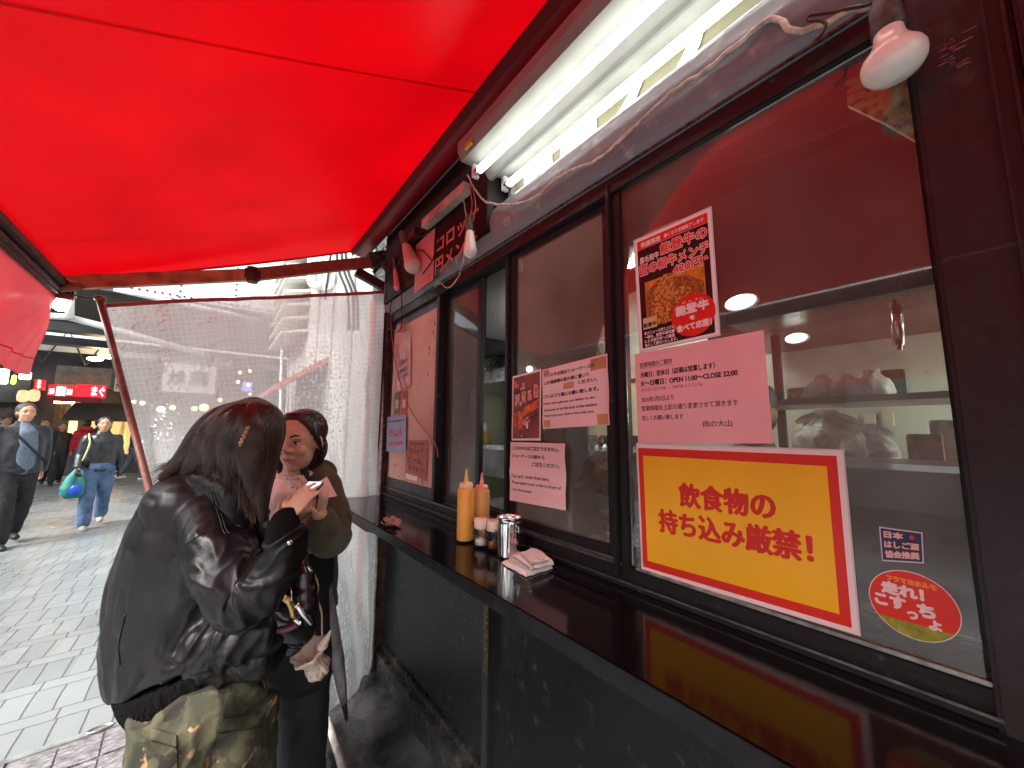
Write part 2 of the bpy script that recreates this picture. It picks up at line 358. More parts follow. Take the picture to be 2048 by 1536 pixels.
# lower wall
g = MB(); g.box((.93, -1.2, .16), (1.0, 1.30, .985), .003); g.box((.93, 1.345, .16), (1.0, 2.5, .985), .003); part(g, 'lower_panel', lower_m)
g = MB(); g.box((.885, -1.2, -.02), (.97, 2.5, .12), .006); g.box((.915, -1.2, .12), (.99, 2.5, .15), .003); part(g, 'plinth', M('scuffed_black_plinth', (.010, .010, .010), .28, vs=14, bump=.4, bs=25, rvar=.15, c2=(.045, .034, .028), thr=(.5, .8)))
g = MB(); g.box((.905, 1.302, .15), (.95, 1.342, .985), .003); part(g, 'panel_post', black_metal)
g = MB(); a_ = WX(975, 1205, .904); b_ = WX(975, 1345, .904)
g.box((.898, a_.y-.012, b_.z), (.9045, a_.y+.012, a_.z), .002)
for k in range(9): g.box((.894, a_.y-.006, b_.z+.02+k*(a_.z-b_.z-.04)/9), (.8985, a_.y+.006, b_.z+.03+k*(a_.z-b_.z-.04)/9), .001)
part(g, 'slotted_rail', M('grimy_slotted_rail', (.10, .075, .05), .45, metal=.6, var=.5, vs=60))
# counter
ZC = 1.02; XC = .588
g = MB(); g.box((XC, -1.2, ZC-.034), (.945, 2.50, ZC), .003); cn = part(g, 'counter', counter_m)
g = MB(); g.box((XC-.003, -1.2, ZC-.035), (XC-.0005, 2.5, ZC-.001)); part(g, 'edge_strip', M('worn_black_edge', (.007, .0075, .009), .45, var=.4, vs=30, rvar=.1, spec=.25), cn)
for y_ in (2.3,): g = MB(); g.tube([(.93, y_, .8), (.75, y_, .86), (.62, y_, .965)], .012, 8); part(g, 'bracket', rust_m, cn)
# bottom rail of windows, sill strips
g = MB(); g.box((.895, -.02, ZC+.001), (.965, 2.50, 1.068), .004); g.box((.883, -.5, ZC+.0005), (.8945, 2.50, 1.031), .002); part(g, 'window_rail', black_metal)
g = MB(); g.box((.892, .047, 1.0685), (.9, .625, 1.0745), .001); part(g, 'sill_strip', sill_m)
g = MB(); g.box((.888, .665, 1.0685), (.896, 2.50, 1.076), .001); g.box((.879, .0, 1.0315), (.884, 2.50, 1.036), .001); part(g, 'sill_strip', M('dull_edge_strip', (.2, .19, .18), .3, metal=.8, var=.3, vs=40))
# header beam: bulging
def yfr(t, a, b): return Vector((a, t, b))
prof = [(.96, 2.18), (.885, 2.18), (.862, 2.2), (.846, 2.235), (.842, 2.275), (.85, 2.32), (.868, 2.35), (.89, 2.358), (.96, 2.358)]
def dent(a, b):
    Y = -.45+a*2.9; k = b*(len(prof)-1); i = min(int(k), len(prof)-2); f = k-i
    x = prof[i][0]*(1-f)+prof[i+1][0]*f; z = prof[i][1]*(1-f)+prof[i+1][1]*f
    return Vector((x+.003*noise.noise(Vector((Y*7, z*30, 0))), Y, z+.0015*noise.noise(Vector((Y*13, z*20, 5)))))
g = MB(); g.grid(dent, 160, 40); part(g, 'header_beam', header_metal, smooth=True)
g = MB(); g.box((.885, -.45, 2.128), (.96, 2.5, 2.179), .003); part(g, 'window_head', black_metal)
g = MB(); g.box((.876, -.3, 2.1815), (.884, 2.5, 2.1865)); part(g, 'drip_trim', M('scratched_grey_trim', (.16, .16, .17), .3, metal=.7, var=.5, vs=80))
# right pillar (towards the camera)
g = MB(); g.box((.875, -.06, .99), (.98, .046, 2.36), .006); g.box((.862, -.10, .2), (.98, -.0605, 2.62), .004)
g.box((.868, -.054, 1.03), (.8745, -.050, 2.36)); g.box((.868, -.036, 1.03), (.8745, -.032, 2.36))
part(g, 'pillar', maroon_metal)
g = MB()
g.grid(lambda a, b: Vector((.86-.045*math.sin(b*math.pi)**.6, -.105-b*.16, .2+a*2.45)), 20, 16); part(g, 'rounded_pillar_cover', maroon_metal, smooth=True)
g = MB(); g.box((.85, -3.2, 0), (1.0, -.27, 3.0), .004); part(g, 'side_wall', maroon_metal)
# peeled sticker residue on the pillar
g = MB(); a_ = WX(1895, 110, .862)
for i in range(26):
    y = a_.y-random.uniform(-.012, .018); z = a_.z-random.uniform(-.025, .03)
    g.box((.8612, y, z), (.8618, y-random.uniform(.004, .016), z+random.uniform(.0006, .0018)))
part(g, 'sticker_residue', M('peeled_glue_residue', (.25, .1, .09), .6, var=.4, vs=90))
# end post at the far left
g = MB(); g.box((.87, 2.455, 0), (.95, 2.50, 2.9), .004); g.box((.90, 2.505, 0), (.94, 2.545, 2.9), .003); part(g, 'end_post', dark_rust)
g = MB()
for k in range(2): g.tube([(.862-.006*k, 2.49+.012*math.sin(z*2.1+k), z) for z in [i*.1 for i in range(23)]], .005, 6)
part(g, 'post_cable', cable_black)
# sashes
def sash(name, y0, y1, z0, z1, x0, wd=.028, pane=True, label=None):
    g = MB(); x1 = x0+.022
    g.box((x0, y0, z0), (x1, y0+wd, z1), .002); g.box((x0, y1-wd, z0), (x1, y1, z1), .002)
    g.box((x0+.001, y0+wd, z0), (x1-.001, y1-wd, z0+.03), .002); g.box((x0+.001, y0+wd, z1-.02), (x1-.001, y1-wd, z1), .002)
    f = part(g, name, black_metal)
    if pane:
        g = MB(); g.box((x0+.009, y0+wd-.002, z0+.028), (x0+.012, y1-wd+.002, z1-.018)); g.build('pane', pane_m, f)
    return f
g = MB(); g.box((.893, .64, 1.069), (.925, .668, 2.127), .003); g.box((.880, .668, 1.04), (.915, .684, 2.16), .003); part(g, 'mullion', black_metal)
f = MB(); f.box((.905, .046, 1.0755), (.925, .052, 2.127)); fr_ = part(f, 'window', black_metal)
g = MB(); g.box((.901, .0525, 1.0750), (.904, .6395, 2.1275)); g.build('pane', pane_m, fr_)
sash('window', .69, 1.175, 1.078, 2.126, .905, .026)
g = MB(); g.box((.893, 1.177, 1.069), (.929, 1.197, 2.127), .003); part(g, 'mullion', black_metal)
sash('window', 1.425, 1.76, 1.078, 2.126, .93, .03)
g = MB(); g.box((.893, 1.765, 1.02), (.955, 1.80, 2.16), .004); part(g, 'mullion', black_metal)
# opaque left panel with peeling papers
g = MB(); g.box((.905, 1.80, 1.069), (.94, 2.452, 2.127)); part(g, 'left_panel_frame', M('weathered_grey_green_panel', (.05, .06, .058), .4, var=.3, vs=8, rvar=.1))
g = MB(); a0 = WX(882, 590, .9035); a1 = WX(784, 1000, .9035)
g.grid(lambda a, b: Vector((.9025+.0012*noise.noise(Vector((a*9, b*16, 1))), 1.815+a*.60, 1.135+b*.94)), 20, 30)
part(g, 'cream_board', M('faded_cream_board', (.5, .33, .25), .5, var=.35, vs=3.5, bump=.3, bs=20, c2=(.72, .5, .4)), smooth=True)
cb_o = [o for o in kiosk.children if o.name == 'cream_board'][0]
for i in range(26):
    g = MB()
    y = 1.82+abs(random.gauss(0, .5))*.1 if random.random() < .65 else 1.82+random.random()*.58; z = random.uniform(1.12, 2.02) if y < 1.9 else random.uniform(1.12, 1.22)
    s_ = random.uniform(.004, .02)
    g.quad([(.9008, y, z), (.9005, y+s_*.8, z+s_*.3), (.9005, y+s_*.7, z+s_*1.8), (.9009, y+s_*.1, z+s_*1.2)])
    part(g, 'tape_scrap', M('brown_tape_scrap', (.30, .12, .08), .5, var=.5, vs=90), cb_o)

# sign board above the windows: lit yellow board with white raised letters
g = MB(); g.box((.95, -.45, 2.30), (.97, 1.20, 2.797)); part(g, 'lit_board', M('glossy_yellow_board', (.17, .16, .10), .14, var=.2, vs=5, coat=.6, rvar=.05))
g = MB(); text_to(g, 'コロッケ メンチ', lambda a, b, k=0: Vector((.944-k*.00004, -a, b)), width=1.5, height=.27, bold=.010, x0=-1.13, y0=2.40)
part(g, 'board_lettering', M('white_raised_letter', (.8, .8, .78), .3, var=.04))
g = MB(); g.box((.925, 1.20, 2.35), (.97, 1.225, 2.797), .002); part(g, 'board_edge', M('dull_steel_edge', (.3, .31, .3), .4, metal=.6, var=.2))
# dark board with outlined lettering, left
g = MB(); g.box((.862, 1.24, 2.362), (.965, 2.46, 2.797)); g.box((.829, 1.24, 2.24), (.8615, 2.44, 2.70)); part(g, 'dark_board', M('dark_maroon_board', (.012, .006, .006), .55, var=.3, vs=5, spec=.2))
g = MB()
DB = lambda a, b, k=0: Vector((.8275-k*.00004, -a, b))
for txt, u, v, u2 in (('コロッケ', 874, 507, 955), ('円メンチ', 870, 550, 951)):
    p_ = WX(u, v, .8275); q_ = WX(u2, v, .8275); text_to(g, txt, DB, width=p_.y-q_.y, height=.078, bold=.003, x0=-p_.y, y0=p_.z)
part(g, 'board_lettering', M('faded_pink_letter', (.50, .16, .13), .5, var=.1))
g = MB(); p0, p1 = WX(866, 560, .8265), WX(832, 490, .8265); g.box((.8262, p0.y, p0.z), (.8285, p1.y, p1.z)); part(g, 'pasted_paper', M('pink_pasted_paper', (.55, .24, .23), .5, var=.12))
g = MB(); g.box((.80, -3.2, 2.80), (1.2, 2.62, 3.25), .01); part(g, 'fascia', M('black_fascia', (.012, .011, .011), .5))
# kitchen shell
kw = M('kitchen_wall_panel', (.55, .57, .47), .3, var=.1, vs=3, rvar=.1)
g = MB(); g.quad([(2.5, -1.4, 0), (2.5, 3.1, 0), (2.5, 3.1, 2.5), (2.5, -1.4, 2.5)]); g.quad([(1.0, 3.1, 0), (2.5, 3.1, 0), (2.5, 3.1, 2.5), (1.0, 3.1, 2.5)]); g.quad([(1.0, -1.4, 0), (2.5, -1.4, 0), (2.5, -1.4, 2.5), (1.0, -1.4, 2.5)])
part(g, 'kitchen_wall', kw)
g = MB(); g.quad([(.97, -1.4, 2.5), (2.5, -1.4, 2.5), (2.5, 3.1, 2.5), (.97, 3.1, 2.5)]); part(g, 'kitchen_ceiling', M('kitchen_ceiling_paint', (.5, .5, .46), .4, var=.1))
g = MB(); g.quad([(.97, -1.4, .04), (2.5, -1.4, .04), (2.5, 3.1, .04), (.97, 3.1, .04)]); part(g, 'kitchen_floor', M('kitchen_floor_tile', (.07, .06, .06), .3, var=.2))
g = MB(); g.box((.975, -1.4, 2.5), (2.6, 3.15, 3.0)); part(g, 'roof', M('dark_roof_sheet', (.06, .06, .06), .6))
# roller cassette under the fascia
g = MB(); g.grid(lambda a, b: Vector((.765+.07*math.cos(b*2*math.pi), -1.6+a*4.4, 2.735+.055*math.sin(b*2*math.pi))), 30, 20); part(g, 'awning_roller', M('dark_red_roller', (.26, .004, .010), .45, var=.2, vs=3), smooth=True)

# ------------------------------------------------------------------ kitchen contents
lit = M('kitchen_lamp_glow', (1, .98, .9), emit=14, var=0)
for i, (y, x) in enumerate(((-1.0, 1.75), (1.25, 1.9), (2.3, 1.4))):
    t = empty('ceiling_light', (x, y, 2.5), ('lit white kitchen ceiling light nearest the camera side wall', 'lit white kitchen ceiling light behind the middle window', 'lit white kitchen ceiling light deepest in the kitchen')[i], 'ceiling light', 'kitchen ceiling lights')
    g = MB(); g.box((x-.12, y-.32, 2.455), (x+.12, y+.32, 2.498), .006); g.build('housing', white_enamel, t)
    g = MB(); g.box((x-.09, y-.29, 2.44), (x+.09, y+.29, 2.454), .004); g.build('diffuser', lit, t)
# range hood (left, seen through the open window)
t = empty('range_hood', (2.0, 2.3, 1.75), 'brushed steel range hood hanging in the kitchen behind the open window', 'range hood')
g = MB(); prof2 = [(1.55, 1.78), (1.55, 1.86), (1.9, 2.2), (1.9, 2.5), (2.5, 2.5), (2.5, 1.78)]
g.prism(prof2, 1.95, 2.95, yfr); g.build('hood_shell', steel, t)
g = MB(); g.box((1.53, 1.93, 1.76), (2.5, 2.97, 1.779)); g.build('grease_channel', steel, t)
# dark box above open gap
t = empty('dark_cabinet', (1.3, 1.9, 1.9), 'black ceiling cabinet just inside the open sliding window', 'cabinet')
g = MB(); g.box((1.15, 1.72, 1.93), (1.5, 2.9, 2.45), .004); g.build('carcass', black_metal, t)
g = MB(); g.box((1.135, 1.74, 1.95), (1.149, 2.88, 2.43), .002); g.build('door', M('matt_black_door', (.008, .008, .009), .4), t)
# worktop running along the kitchen
t = empty('kitchen_worktop', (1.75, 1.0, 0), 'stainless kitchen worktop with dark shelf below, seen through the windows', 'worktop')
g = MB(); g.box((1.5, -1.3, 1.30), (2.4, 3.05, 1.33), .004); g.build('top', steel, t)
g = MB(); g.box((1.51, -1.3, 1.12), (1.54, 3.05, 1.299), .002); g.build('front_panel', M('grimy_steel_front', (.25, .24, .22), .35, metal=.8, var=.3, vs=6, rvar=.1), t)
g = MB(); g.box((1.56, -1.3, .5), (2.4, 3.05, .52)); g.box((1.56, -1.3, .05), (1.6, 3.05, .5)); g.build('shelf', M('dark_oily_shelf', (.035, .025, .02), .4, var=.4), t)
# low dark warming cases just inside the sill
t = empty('fryer', (1.2, .9, .5), 'brown oily fryer bench just inside the window under the notices', 'fryer')
g = MB(); g.box((1.05, -.6, .5), (1.38, 1.75, 1.06), .01); g.build('body', M('oily_brown_steel', (.09, .055, .035), .35, metal=.5, var=.6, vs=8, rvar=.15), t)
g = MB()
g.box((1.08, -.55, 1.062), (1.36, 1.72, 1.068), .002); g.build('tray', steel, t)
for k in range(16):
    g = MB(); g.ell((random.uniform(1.12, 1.32), .05+k*.1, 1.085), (.05, .05, .018), seg=12); g.build('fried_cutlet', M('dark_fried_crumbs', (.14, .06, .03), .6, var=.6, vs=60, bump=1, bs=200), t, True)
# cream partition board, bottles, shelf, bags
def bottle(name, x, y, z, r, h, cbody, ccap, label, cat, parent=None, cap=.25, group=None):
    t = empty(name, (x, y, z), label, cat, group)
    g = MB(); hb = h*(1-cap)
    g.lathe([(0, 0), (r*.92, 0), (r, h*.03), (r, hb*.8), (r*.9, hb*.88), (r*.55, hb*.97), (r*.5, hb), (0, hb)], (x, y, z), n=20); g.build('body', cbody, t, True)
    g = MB(); g.lathe([(0, 0), (r*.7, 0), (r*.7, h*cap), (r*.6, h*cap*1.02), (0, h*cap*1.02)], (x, y, z+hb*.985), n=20); g.build('cap', ccap, t, True)
    return t
p_ = WX(978, 912, 1.9)
t = empty('partition_board', (2.2, 2.1, 1.33), 'cream wall board glowing behind the worktop in the open window', 'board')
g = MB(); a_, b_ = WX(905, 880, 2.3), WX(999, 812, 2.3)
g.box((2.28, 1.55, 1.40), (2.30, 2.95, 1.76), .003); g.build('panel', M('cream_lacquer_board', (.72, .68, .46), .35, var=.06, vs=2), t)
g = MB(); g.box((2.27, 1.53, 1.33), (2.305, 2.97, 1.397), .003); g.box((2.27, 1.53, 1.763), (2.305, 2.97, 1.79), .003); g.build('frame', black_metal, t)
p_ = WX(963, 915, 1.6); bottle('sauce_bottle', 1.62, p_.y*1.0, 1.332, .026, .15, M('amber_sauce', (.42, .26, .03), .2, var=.1), M('white_plastic_cap', (.8, .78, .72), .4, var=.04), 'amber sauce bottle with a white cap on the kitchen worktop', 'bottle', cap=.4)
red_y = M('red_yellow_label', (.55, .08, .03), .5, c2=(.7, .5, .05), vs=14, thr=(.45, .5), stretch=(.2, .2, 1))
p_ = WX(1190, 862, 2.45); g = MB(); g.box((2.47, p_.y-.035, p_.z-.09), (2.49, p_.y+.035, p_.z+.10), .002); tag(g.build('wall_label', red_y), 'small red and yellow label stuck on the kitchen wall below the glasses notice', 'label')
p_ = WX(1226, 860, 2.1); bt = empty('hanging_blue_packs', (p_.x, p_.y, p_.z-.1), 'strip of pale blue capsule packs hanging in the kitchen beside the mullion', 'packs')
for k in range(5):
    g = MB(); q = WX(1226, 800+k*30, 2.1); g.ell(q, (.03, .03, .032), seg=14); g.build('pack', M('pale_blue_plastic', (.25, .5, .6), .15, var=.3, vs=30), bt, True)
for k in range(3):
    q = WX(1195+k*14, 912, 1.9); g = MB(); g.lathe([(0, 0), (.028, 0), (.032, .07), (.030, .07), (.026, .004), (0, .004)], (q.x, q.y, 1.332), n=18)
    tag(g.build('glass_tumbler', clear_m, smooth=True), ('clear tumbler on the worktop nearest the red and yellow label', 'clear tumbler in the middle of the worktop row', 'clear tumbler on the worktop beside the blue packs')[k], 'glass', 'tumblers on the kitchen worktop')
for k in range(2):
    q = WX(1161+k*24, 912, 1.55); t = empty('valve_knob', (q.x, q.y, 1.331), ('dark paired valve knob on the worktop edge, left one', 'dark paired valve knob on the worktop edge, right one')[k], 'knob', 'valve knobs on the worktop edge')
    g = MB(); g.tube([(q.x, q.y, 1.331), (q.x, q.y, 1.37)], .012, 10)
    g.ell((q.x, q.y-.014, 1.38), (.015, .013, .02), seg=12); g.ell((q.x, q.y+.014, 1.38), (.015, .013, .02), seg=12); g.build('knob_body', black_metal, t, True)
# shelf with white plastic bags, right pane
sh = empty('shelf_unit', (1.7, .45, .05), 'dark kitchen shelf rack behind the right window pane', 'shelf')
a_ = WX(1700, 795, 1.7)
g = MB(); g.box((1.62, -.05, a_.z-.02), (2.0, .62, a_.z), .003); g.build('shelf', M('dull_shelf_board', (.30, .2, .17), .4, var=.2), sh)
g = MB(); g.box((1.45, -.12, .05), (1.48, -.09, 2.4), .003); g.box((1.98, -.12, .05), (2.01, -.09, 2.4), .003); g.box((1.98, .6, .05), (2.01, .63, 2.4), .003); g.build('post', dark_rust, sh)
g = MB(); b_ = WX(1750, 600, 1.55); g.box((1.50, -.5, b_.z), (1.75, .62, b_.z+.05), .004); g.build('rail', black_metal, sh)
bagm = M('white_carrier_bag', (.82, .83, .80), .3, var=.15, vs=30, bump=1, bs=40)
def bag(c, r, label, seed, knot=True):
    g = MB()
    def wob(t, h): return 1+.42*noise.noise(Vector((math.cos(t)*1.6+seed, math.sin(t)*1.6, h*18+seed)))+.22*noise.noise(Vector((math.cos(t)*6, math.sin(t)*6, h*50+seed)))
    g.lathe([(0, 0), (r*.8, 0), (r, r*.3), (r*.9, r*.8), (r*.7, r*1.1), (r*.42, r*1.35), (r*.28, r*1.55), (r*.34, r*1.75), (0, r*1.7)], c, n=36, wob=wob)
    if knot:
        g.ell(Vector(c)+Vector((0, r*.5, r*1.5)), (r*.12, r*.45, r*.14), ax=((1, 0, 0), (0, 1, -.4), (0, .4, 1)), seg=12)
        g.ell(Vector(c)+Vector((0, -r*.5, r*1.45)), (r*.12, r*.5, r*.16), ax=((1, 0, 0), (0, 1, .5), (0, -.5, 1)), seg=12)
    return tag(g.build('plastic_bag', bagm, smooth=True), label, 'plastic bag', 'white plastic bags in the kitchen')
q = WX(1635, 905, 1.5); bag((1.62, q.y, 1.331), .095, 'knotted white plastic bag on the worktop above the yellow sign', 1)
q = WX(1700, 890, 1.6); bag((1.75, q.y-.02, 1.331), .07, 'slumped white plastic bag to the right of the knotted one', 5)
for k, u in enumerate((1640, 1690, 1745)):
    q = WX(u, 795, 1.75); bag((1.78, q.y, a_.z+.001), .055, ('folded white bag leftmost on the dark kitchen shelf', 'folded white bag in the middle of the kitchen shelf', 'folded white bag rightmost on the kitchen shelf')[k], 9+k, False)
t = empty('dark_hood', (2.0, -.4, 1.8), 'dark brown extractor duct across the upper kitchen behind the right pane', 'extractor duct')
g = MB(); g.box((1.75, -1.35, 1.86), (2.45, .80, 2.49), .01); g.build('duct_body', M('brown_greasy_duct', (.07, .03, .025), .35, var=.4, vs=3, coat=.2), t)
g = MB(); g.box((1.74, -1.35, 1.83), (1.77, .80, 1.858), .003); g.build('duct_lip', M('dull_duct_lip', (.16, .12, .10), .4, metal=.6), t)
for k, (u, v, r_, X_) in enumerate(((1480, 604, .06, 1.72), (1592, 676, .035, 1.73), (1075, 676, .04, 1.9))):
    q = WX(u, v, X_); t = empty('round_lamp', q, ('bright oval lamp under the duct beside the food poster', 'small bright lamp lower right of the oval lamp', 'small bright lamp above the bottle photo')[k], 'lamp')
    g = MB(); g.ell(q, (.02, r_, r_*.5)); g.build('lamp_face', M('soft_lamp_glow', (1, .97, .86), emit=2.2, var=0), t, True)
    g = MB(); g.ell(q+Vector((.016, 0, 0)), (.018, r_*1.15, r_*.62)); g.build('lamp_rim', white_enamel, t, True)
t = empty('added_fill_strip', (2.1, -.7, 1.8), 'added unseen fill strip under the duct brightening the kitchen worktop', 'fill light')  # added lamp, out of view, put in to brighten the worktop
g = MB(); g.box((2.0, -1.2, 1.79), (2.14, -.25, 1.81), .004); g.build('lamp_face', lit, t)
g = MB(); g.box((1.98, -1.22, 1.811), (2.16, -.23, 1.829), .004); g.build('housing', white_enamel, t)
g = MB(); cpx = [(1683, 92), (1696, 212), (1760, 242), (1842, 288), (1836, 60)]
A_ = [WX(u, v, .975) for u, v in cpx]; g.prism([(p.y, p.z) for p in A_], .972, .985, lambda t, a, b: Vector((t, a, b)))
tag(g.build('corner_board', M('mottled_yellow_board', (.10, .07, .02), .4, c2=(.55, .47, .20), vs=55, var=0, thr=(.36, .52))), 'mottled yellow board behind the glass at the top right beside the big bulb', 'board')
for k, (u, v, X_, sx, sz, c) in enumerate(((1850, 905, 1.6, .07, .09, (.30, .12, .05)), (1890, 900, 1.65, .05, .13, (.55, .50, .42)), (1600, 795, 1.85, .09, .06, (.45, .30, .18)), (1790, 792, 1.85, .06, .10, (.12, .20, .16)), (1720, 600, 1.95, .10, .05, (.40, .36, .3)))):
    q = WX(u, v, X_); z0_ = 1.331 if v > 850 else a_.z+.001
    if v < 700: continue
    g = MB(); g.box((X_, q.y-sx/2, z0_), (X_+.09, q.y+sx/2, z0_+sz), .004)
    g.box((X_-.001, q.y-sx*.35, z0_+sz*.3), (X_+.002, q.y+sx*.35, z0_+sz*.7), .0005)
    tag(g.build('food_carton', M('carton_%d' % k, c, .5, var=.3, vs=40)), ('brown carton on the worktop near the right frame', 'tall cream carton beside the brown one at the right frame', 'tan carton at the left end of the kitchen shelf', 'dark green carton at the right end of the kitchen shelf')[k], 'carton')
for k in range(6):
    q = WX(1560+k*38, 845-k*2, 2.2); g = MB(); g.box((2.47, q.y-.02, q.z-.03), (2.495, q.y+.02, q.z+.03), .002)
    tag(g.build('wall_note', M('pale_note', (.7, .66, .5), .6, var=.2)), 'small pale note pinned on the kitchen back wall', 'note', 'notes on the kitchen wall')
# utensil hanging
g = MB(); q = WX(1787, 600, 1.4); g.tube([q, WX(1800, 700, 1.4)], .006, 8); g.tube([WX(1792, 610, 1.4), WX(1798, 690, 1.4)], .012, 10)
tag(g.build('hanging_ladle', steel, smooth=True), 'steel ladle hanging inside the right window pane', 'ladle')
# board of counter lid (big curved dark object low in right pane)
t = empty('dark_warmer', (1.2, .15, 1.0), 'dark brown food warmer box low behind the right pane', 'food warmer')
g = MB(); zt = WX(1800, 928, 1.12).z; g.box((1.12, -.55, 1.0), (1.42, .40, zt-.002), .012); g.build('body', M('brown_smoked_acrylic', (.10, .06, .045), .3, var=.3, vs=3), t)
g = MB(); g.box((1.108, -.56, zt-.012), (1.118, .40, zt), .003); g.build('lid_edge', chrome, t)

# ================================================================== AWNING
aw = empty('red_awning', (.05, .6, 2.1), 'bright red canvas folding arm awning over the counter with a hanging front flap', 'awning')
AX0, AZ0, AX1, AZ1 = .695, 2.704, -.626, 2.15; AY0, AY1 = -1.6, 2.8
def aw_pt(a, b, dz=0):   # a across wall->front, b along
    s = -.022*math.sin(a*math.pi)*(1+.3*math.sin(b*7)); x = AX0+(AX1-AX0)*a; z = AZ0+(AZ1-AZ0)*a
    return Vector((x, AY0+(AY1-AY0)*b, z+s*.6+dz))
g = MB(); g.grid(lambda a, b: aw_pt(a, b), 24, 60); g.build('canopy', awning_m, aw, True)
seam_m = fabric_red('dark_red_seam', (.70, .0003, .002), .5, .002)
for yb, wd in ((2.32, .004), (1.13, .009), (-.1, .009)):
    b0 = (yb-AY0)/(AY1-AY0); g = MB()
    g.grid(lambda a, b: aw_pt(a, b0+(b-.5)*wd/(AY1-AY0), -.002), 24, 1); g.build('seam', seam_m, aw, True)
g = MB(); g.tube([aw_pt(a/20, 1, -.003) for a in range(21)], .006, 6); g.build('hem', M('dark_red_hem', (.35, .005, .01), .6), aw, True)
# inner dark flap between fabric and roller
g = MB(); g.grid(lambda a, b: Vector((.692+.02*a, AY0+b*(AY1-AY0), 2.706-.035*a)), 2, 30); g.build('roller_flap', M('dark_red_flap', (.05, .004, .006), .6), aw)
# front bar: two stacked profiles
g = MB(); g.box((-.66, AY0, 2.10), (-.60, AY1, 2.138), .006); g.box((-.668, AY0, 2.062), (-.615, AY1, 2.097), .01); g.build('front_bar', dark_rust, aw)
g = MB(); g.box((-.675, AY1-.03, 2.05), (-.585, AY1+.02, 2.145), .008); g.tube([(-.63, AY1-.06, 2.09), (-.56, AY1-.05, 2.12)], .022, 10); g.build('end_cap', rust_m, aw)
# arm: wall bracket -> elbow -> front corner
e0, e1, e2 = Vector((.83, 2.62, 2.60)), WY(505, 550, 2.70), WY(128, 566, 2.76)
def bar(g, a, b, h, wdt):
    d = (b-a).normalized(); s = Vector((0, 0, 1)); s = (s-d*s.dot(d)).normalized(); q = d.cross(s)
    pr = [a-s*h-q*wdt, a+s*h-q*wdt, a+s*h+q*wdt, a-s*h+q*wdt]; pe = [x+(b-a) for x in pr]
    A = [g.bm.verts.new(x) for x in pr]; B = [g.bm.verts.new(x) for x in pe]
    for i in range(4): g.bm.faces.new((A[i], A[(i+1) % 4], B[(i+1) % 4], B[i]))
    g.bm.faces.new(A[::-1]); g.bm.faces.new(B)
arm = MB(); bar(arm, e0, e1+(e0-e1).normalized()*.03, .036, .016); arm = arm.build('arm', rust_m, aw)
g = MB(); bar(g, e1-(e1-e2).normalized()*.03, e2, .034, .016); g.build('forearm', M('orange_brown_arm_paint', (.38, .16, .08), .5, var=.35, vs=14, bump=.2, bs=60), arm)
g = MB(); g.tube([e1-Vector((0, 0, .045)), e1+Vector((0, 0, .045))], .03, 14); bar(g, e1-Vector((.04, 0, 0)), e1+Vector((.04, 0, 0)), .028, .022); g.build('elbow_joint', dark_rust, arm, False)
g = MB(); bar(g, Vector((.93, 2.62, 2.66)), e0+Vector((-.05, 0, -.01)), .05, .03); bar(g, Vector((.70, 2.64, 2.50)), Vector((.9, 2.62, 2.42)), .03, .02); bar(g, Vector((.93, 2.6, 2.3)), Vector((.93, 2.6, 2.75)), .03, .03); g.tube([(.80, 2.58, 2.5), (.86, 2.6, 2.6), (.91, 2.58, 2.48)], .014, 8); g.build('wall_bracket', dark_rust, aw)
# valance
def val(a, b):
    Y = AY0+b*(AY1-.02-AY0); dr = .40*a; fl = math.sin(Y*9+math.sin(Y*3))*.010*a+.018*noise.noise(Vector((Y*5, a*2, 0)))*a
    ft = max(0., 1-(2.78-Y)/.9); fl += .009*ft*math.sin(math.atan2(a*.42+.02, 2.80-Y)*22)*min(1, a*2.5)
    pin = max(0, (Y-2.2)/.58)**2*a*.02
    return Vector((-.64+fl-.05*a, Y-pin, 2.07-dr+.006*math.sin(Y*11)*a))
g = MB(); g.grid(val, 16, 160); vl = g.build('valance', valance_m, aw, True); tag(vl, 'dusty red hanging front flap with creases')
g = MB(); g.grid(lambda a, b: val(.80+.012*a, b)+Vector((-.0 + .003, 0, 0)), 1, 160); g.build('valance_seam', seam_m, vl)

# ================================================================== FLUORESCENT FIXTURES
def flu(name, label, tubes, body=True):
    t = empty(name, (.8, .55, 2.5), label, 'light fixture')
    return t
fx = empty('fluorescent_fixture', (.80, .5, 2.52), 'white double fluorescent light fixture glowing under the awning above the windows', 'light fixture')
g = MB(); pr = [(.682, 2.512), (.698, 2.480), (.76, 2.482), (.80, 2.497), (.826, 2.466), (.836, 2.458), (.85, 2.462), (.872, 2.49), (.93, 2.50), (.935, 2.55), (.682, 2.55)]
g.prism(pr, -.12, 1.235, yfr); g.build('housing', M('dusty_cream_housing', (.19, .195, .175), .5, var=.1, vs=9), fx)
for x, z in ((.757, 2.447), (.905, 2.452)):
    g = MB(); g.tube([(x, 0.0-.04, z), (x, 1.19, z)], .0145, 16); tb = g.build('tube', tube_m, fx, True)
    for y0_, y1_, y2_, y3_ in ((1.191, 1.212, 1.212, 1.23), (-.062, -.041, -.08, -.062)):
        g = MB(); g.tube([(x, y0_, z), (x, y1_, z)], .0155, 16); g.build('tube_cap', chrome, tb, True)
        g = MB(); g.box((x-.014, y2_, z-.02), (x+.014, y3_, 2.5), .003); g.build('lamp_holder', white_enamel, fx)
g = MB(); g.box((.6805, 1.13, 2.487), (.6915, 1.18, 2.51)); g.build('rating_sticker', M('yellow_grey_sticker', (.45, .28, .05), .5, var=.3, vs=60), fx)
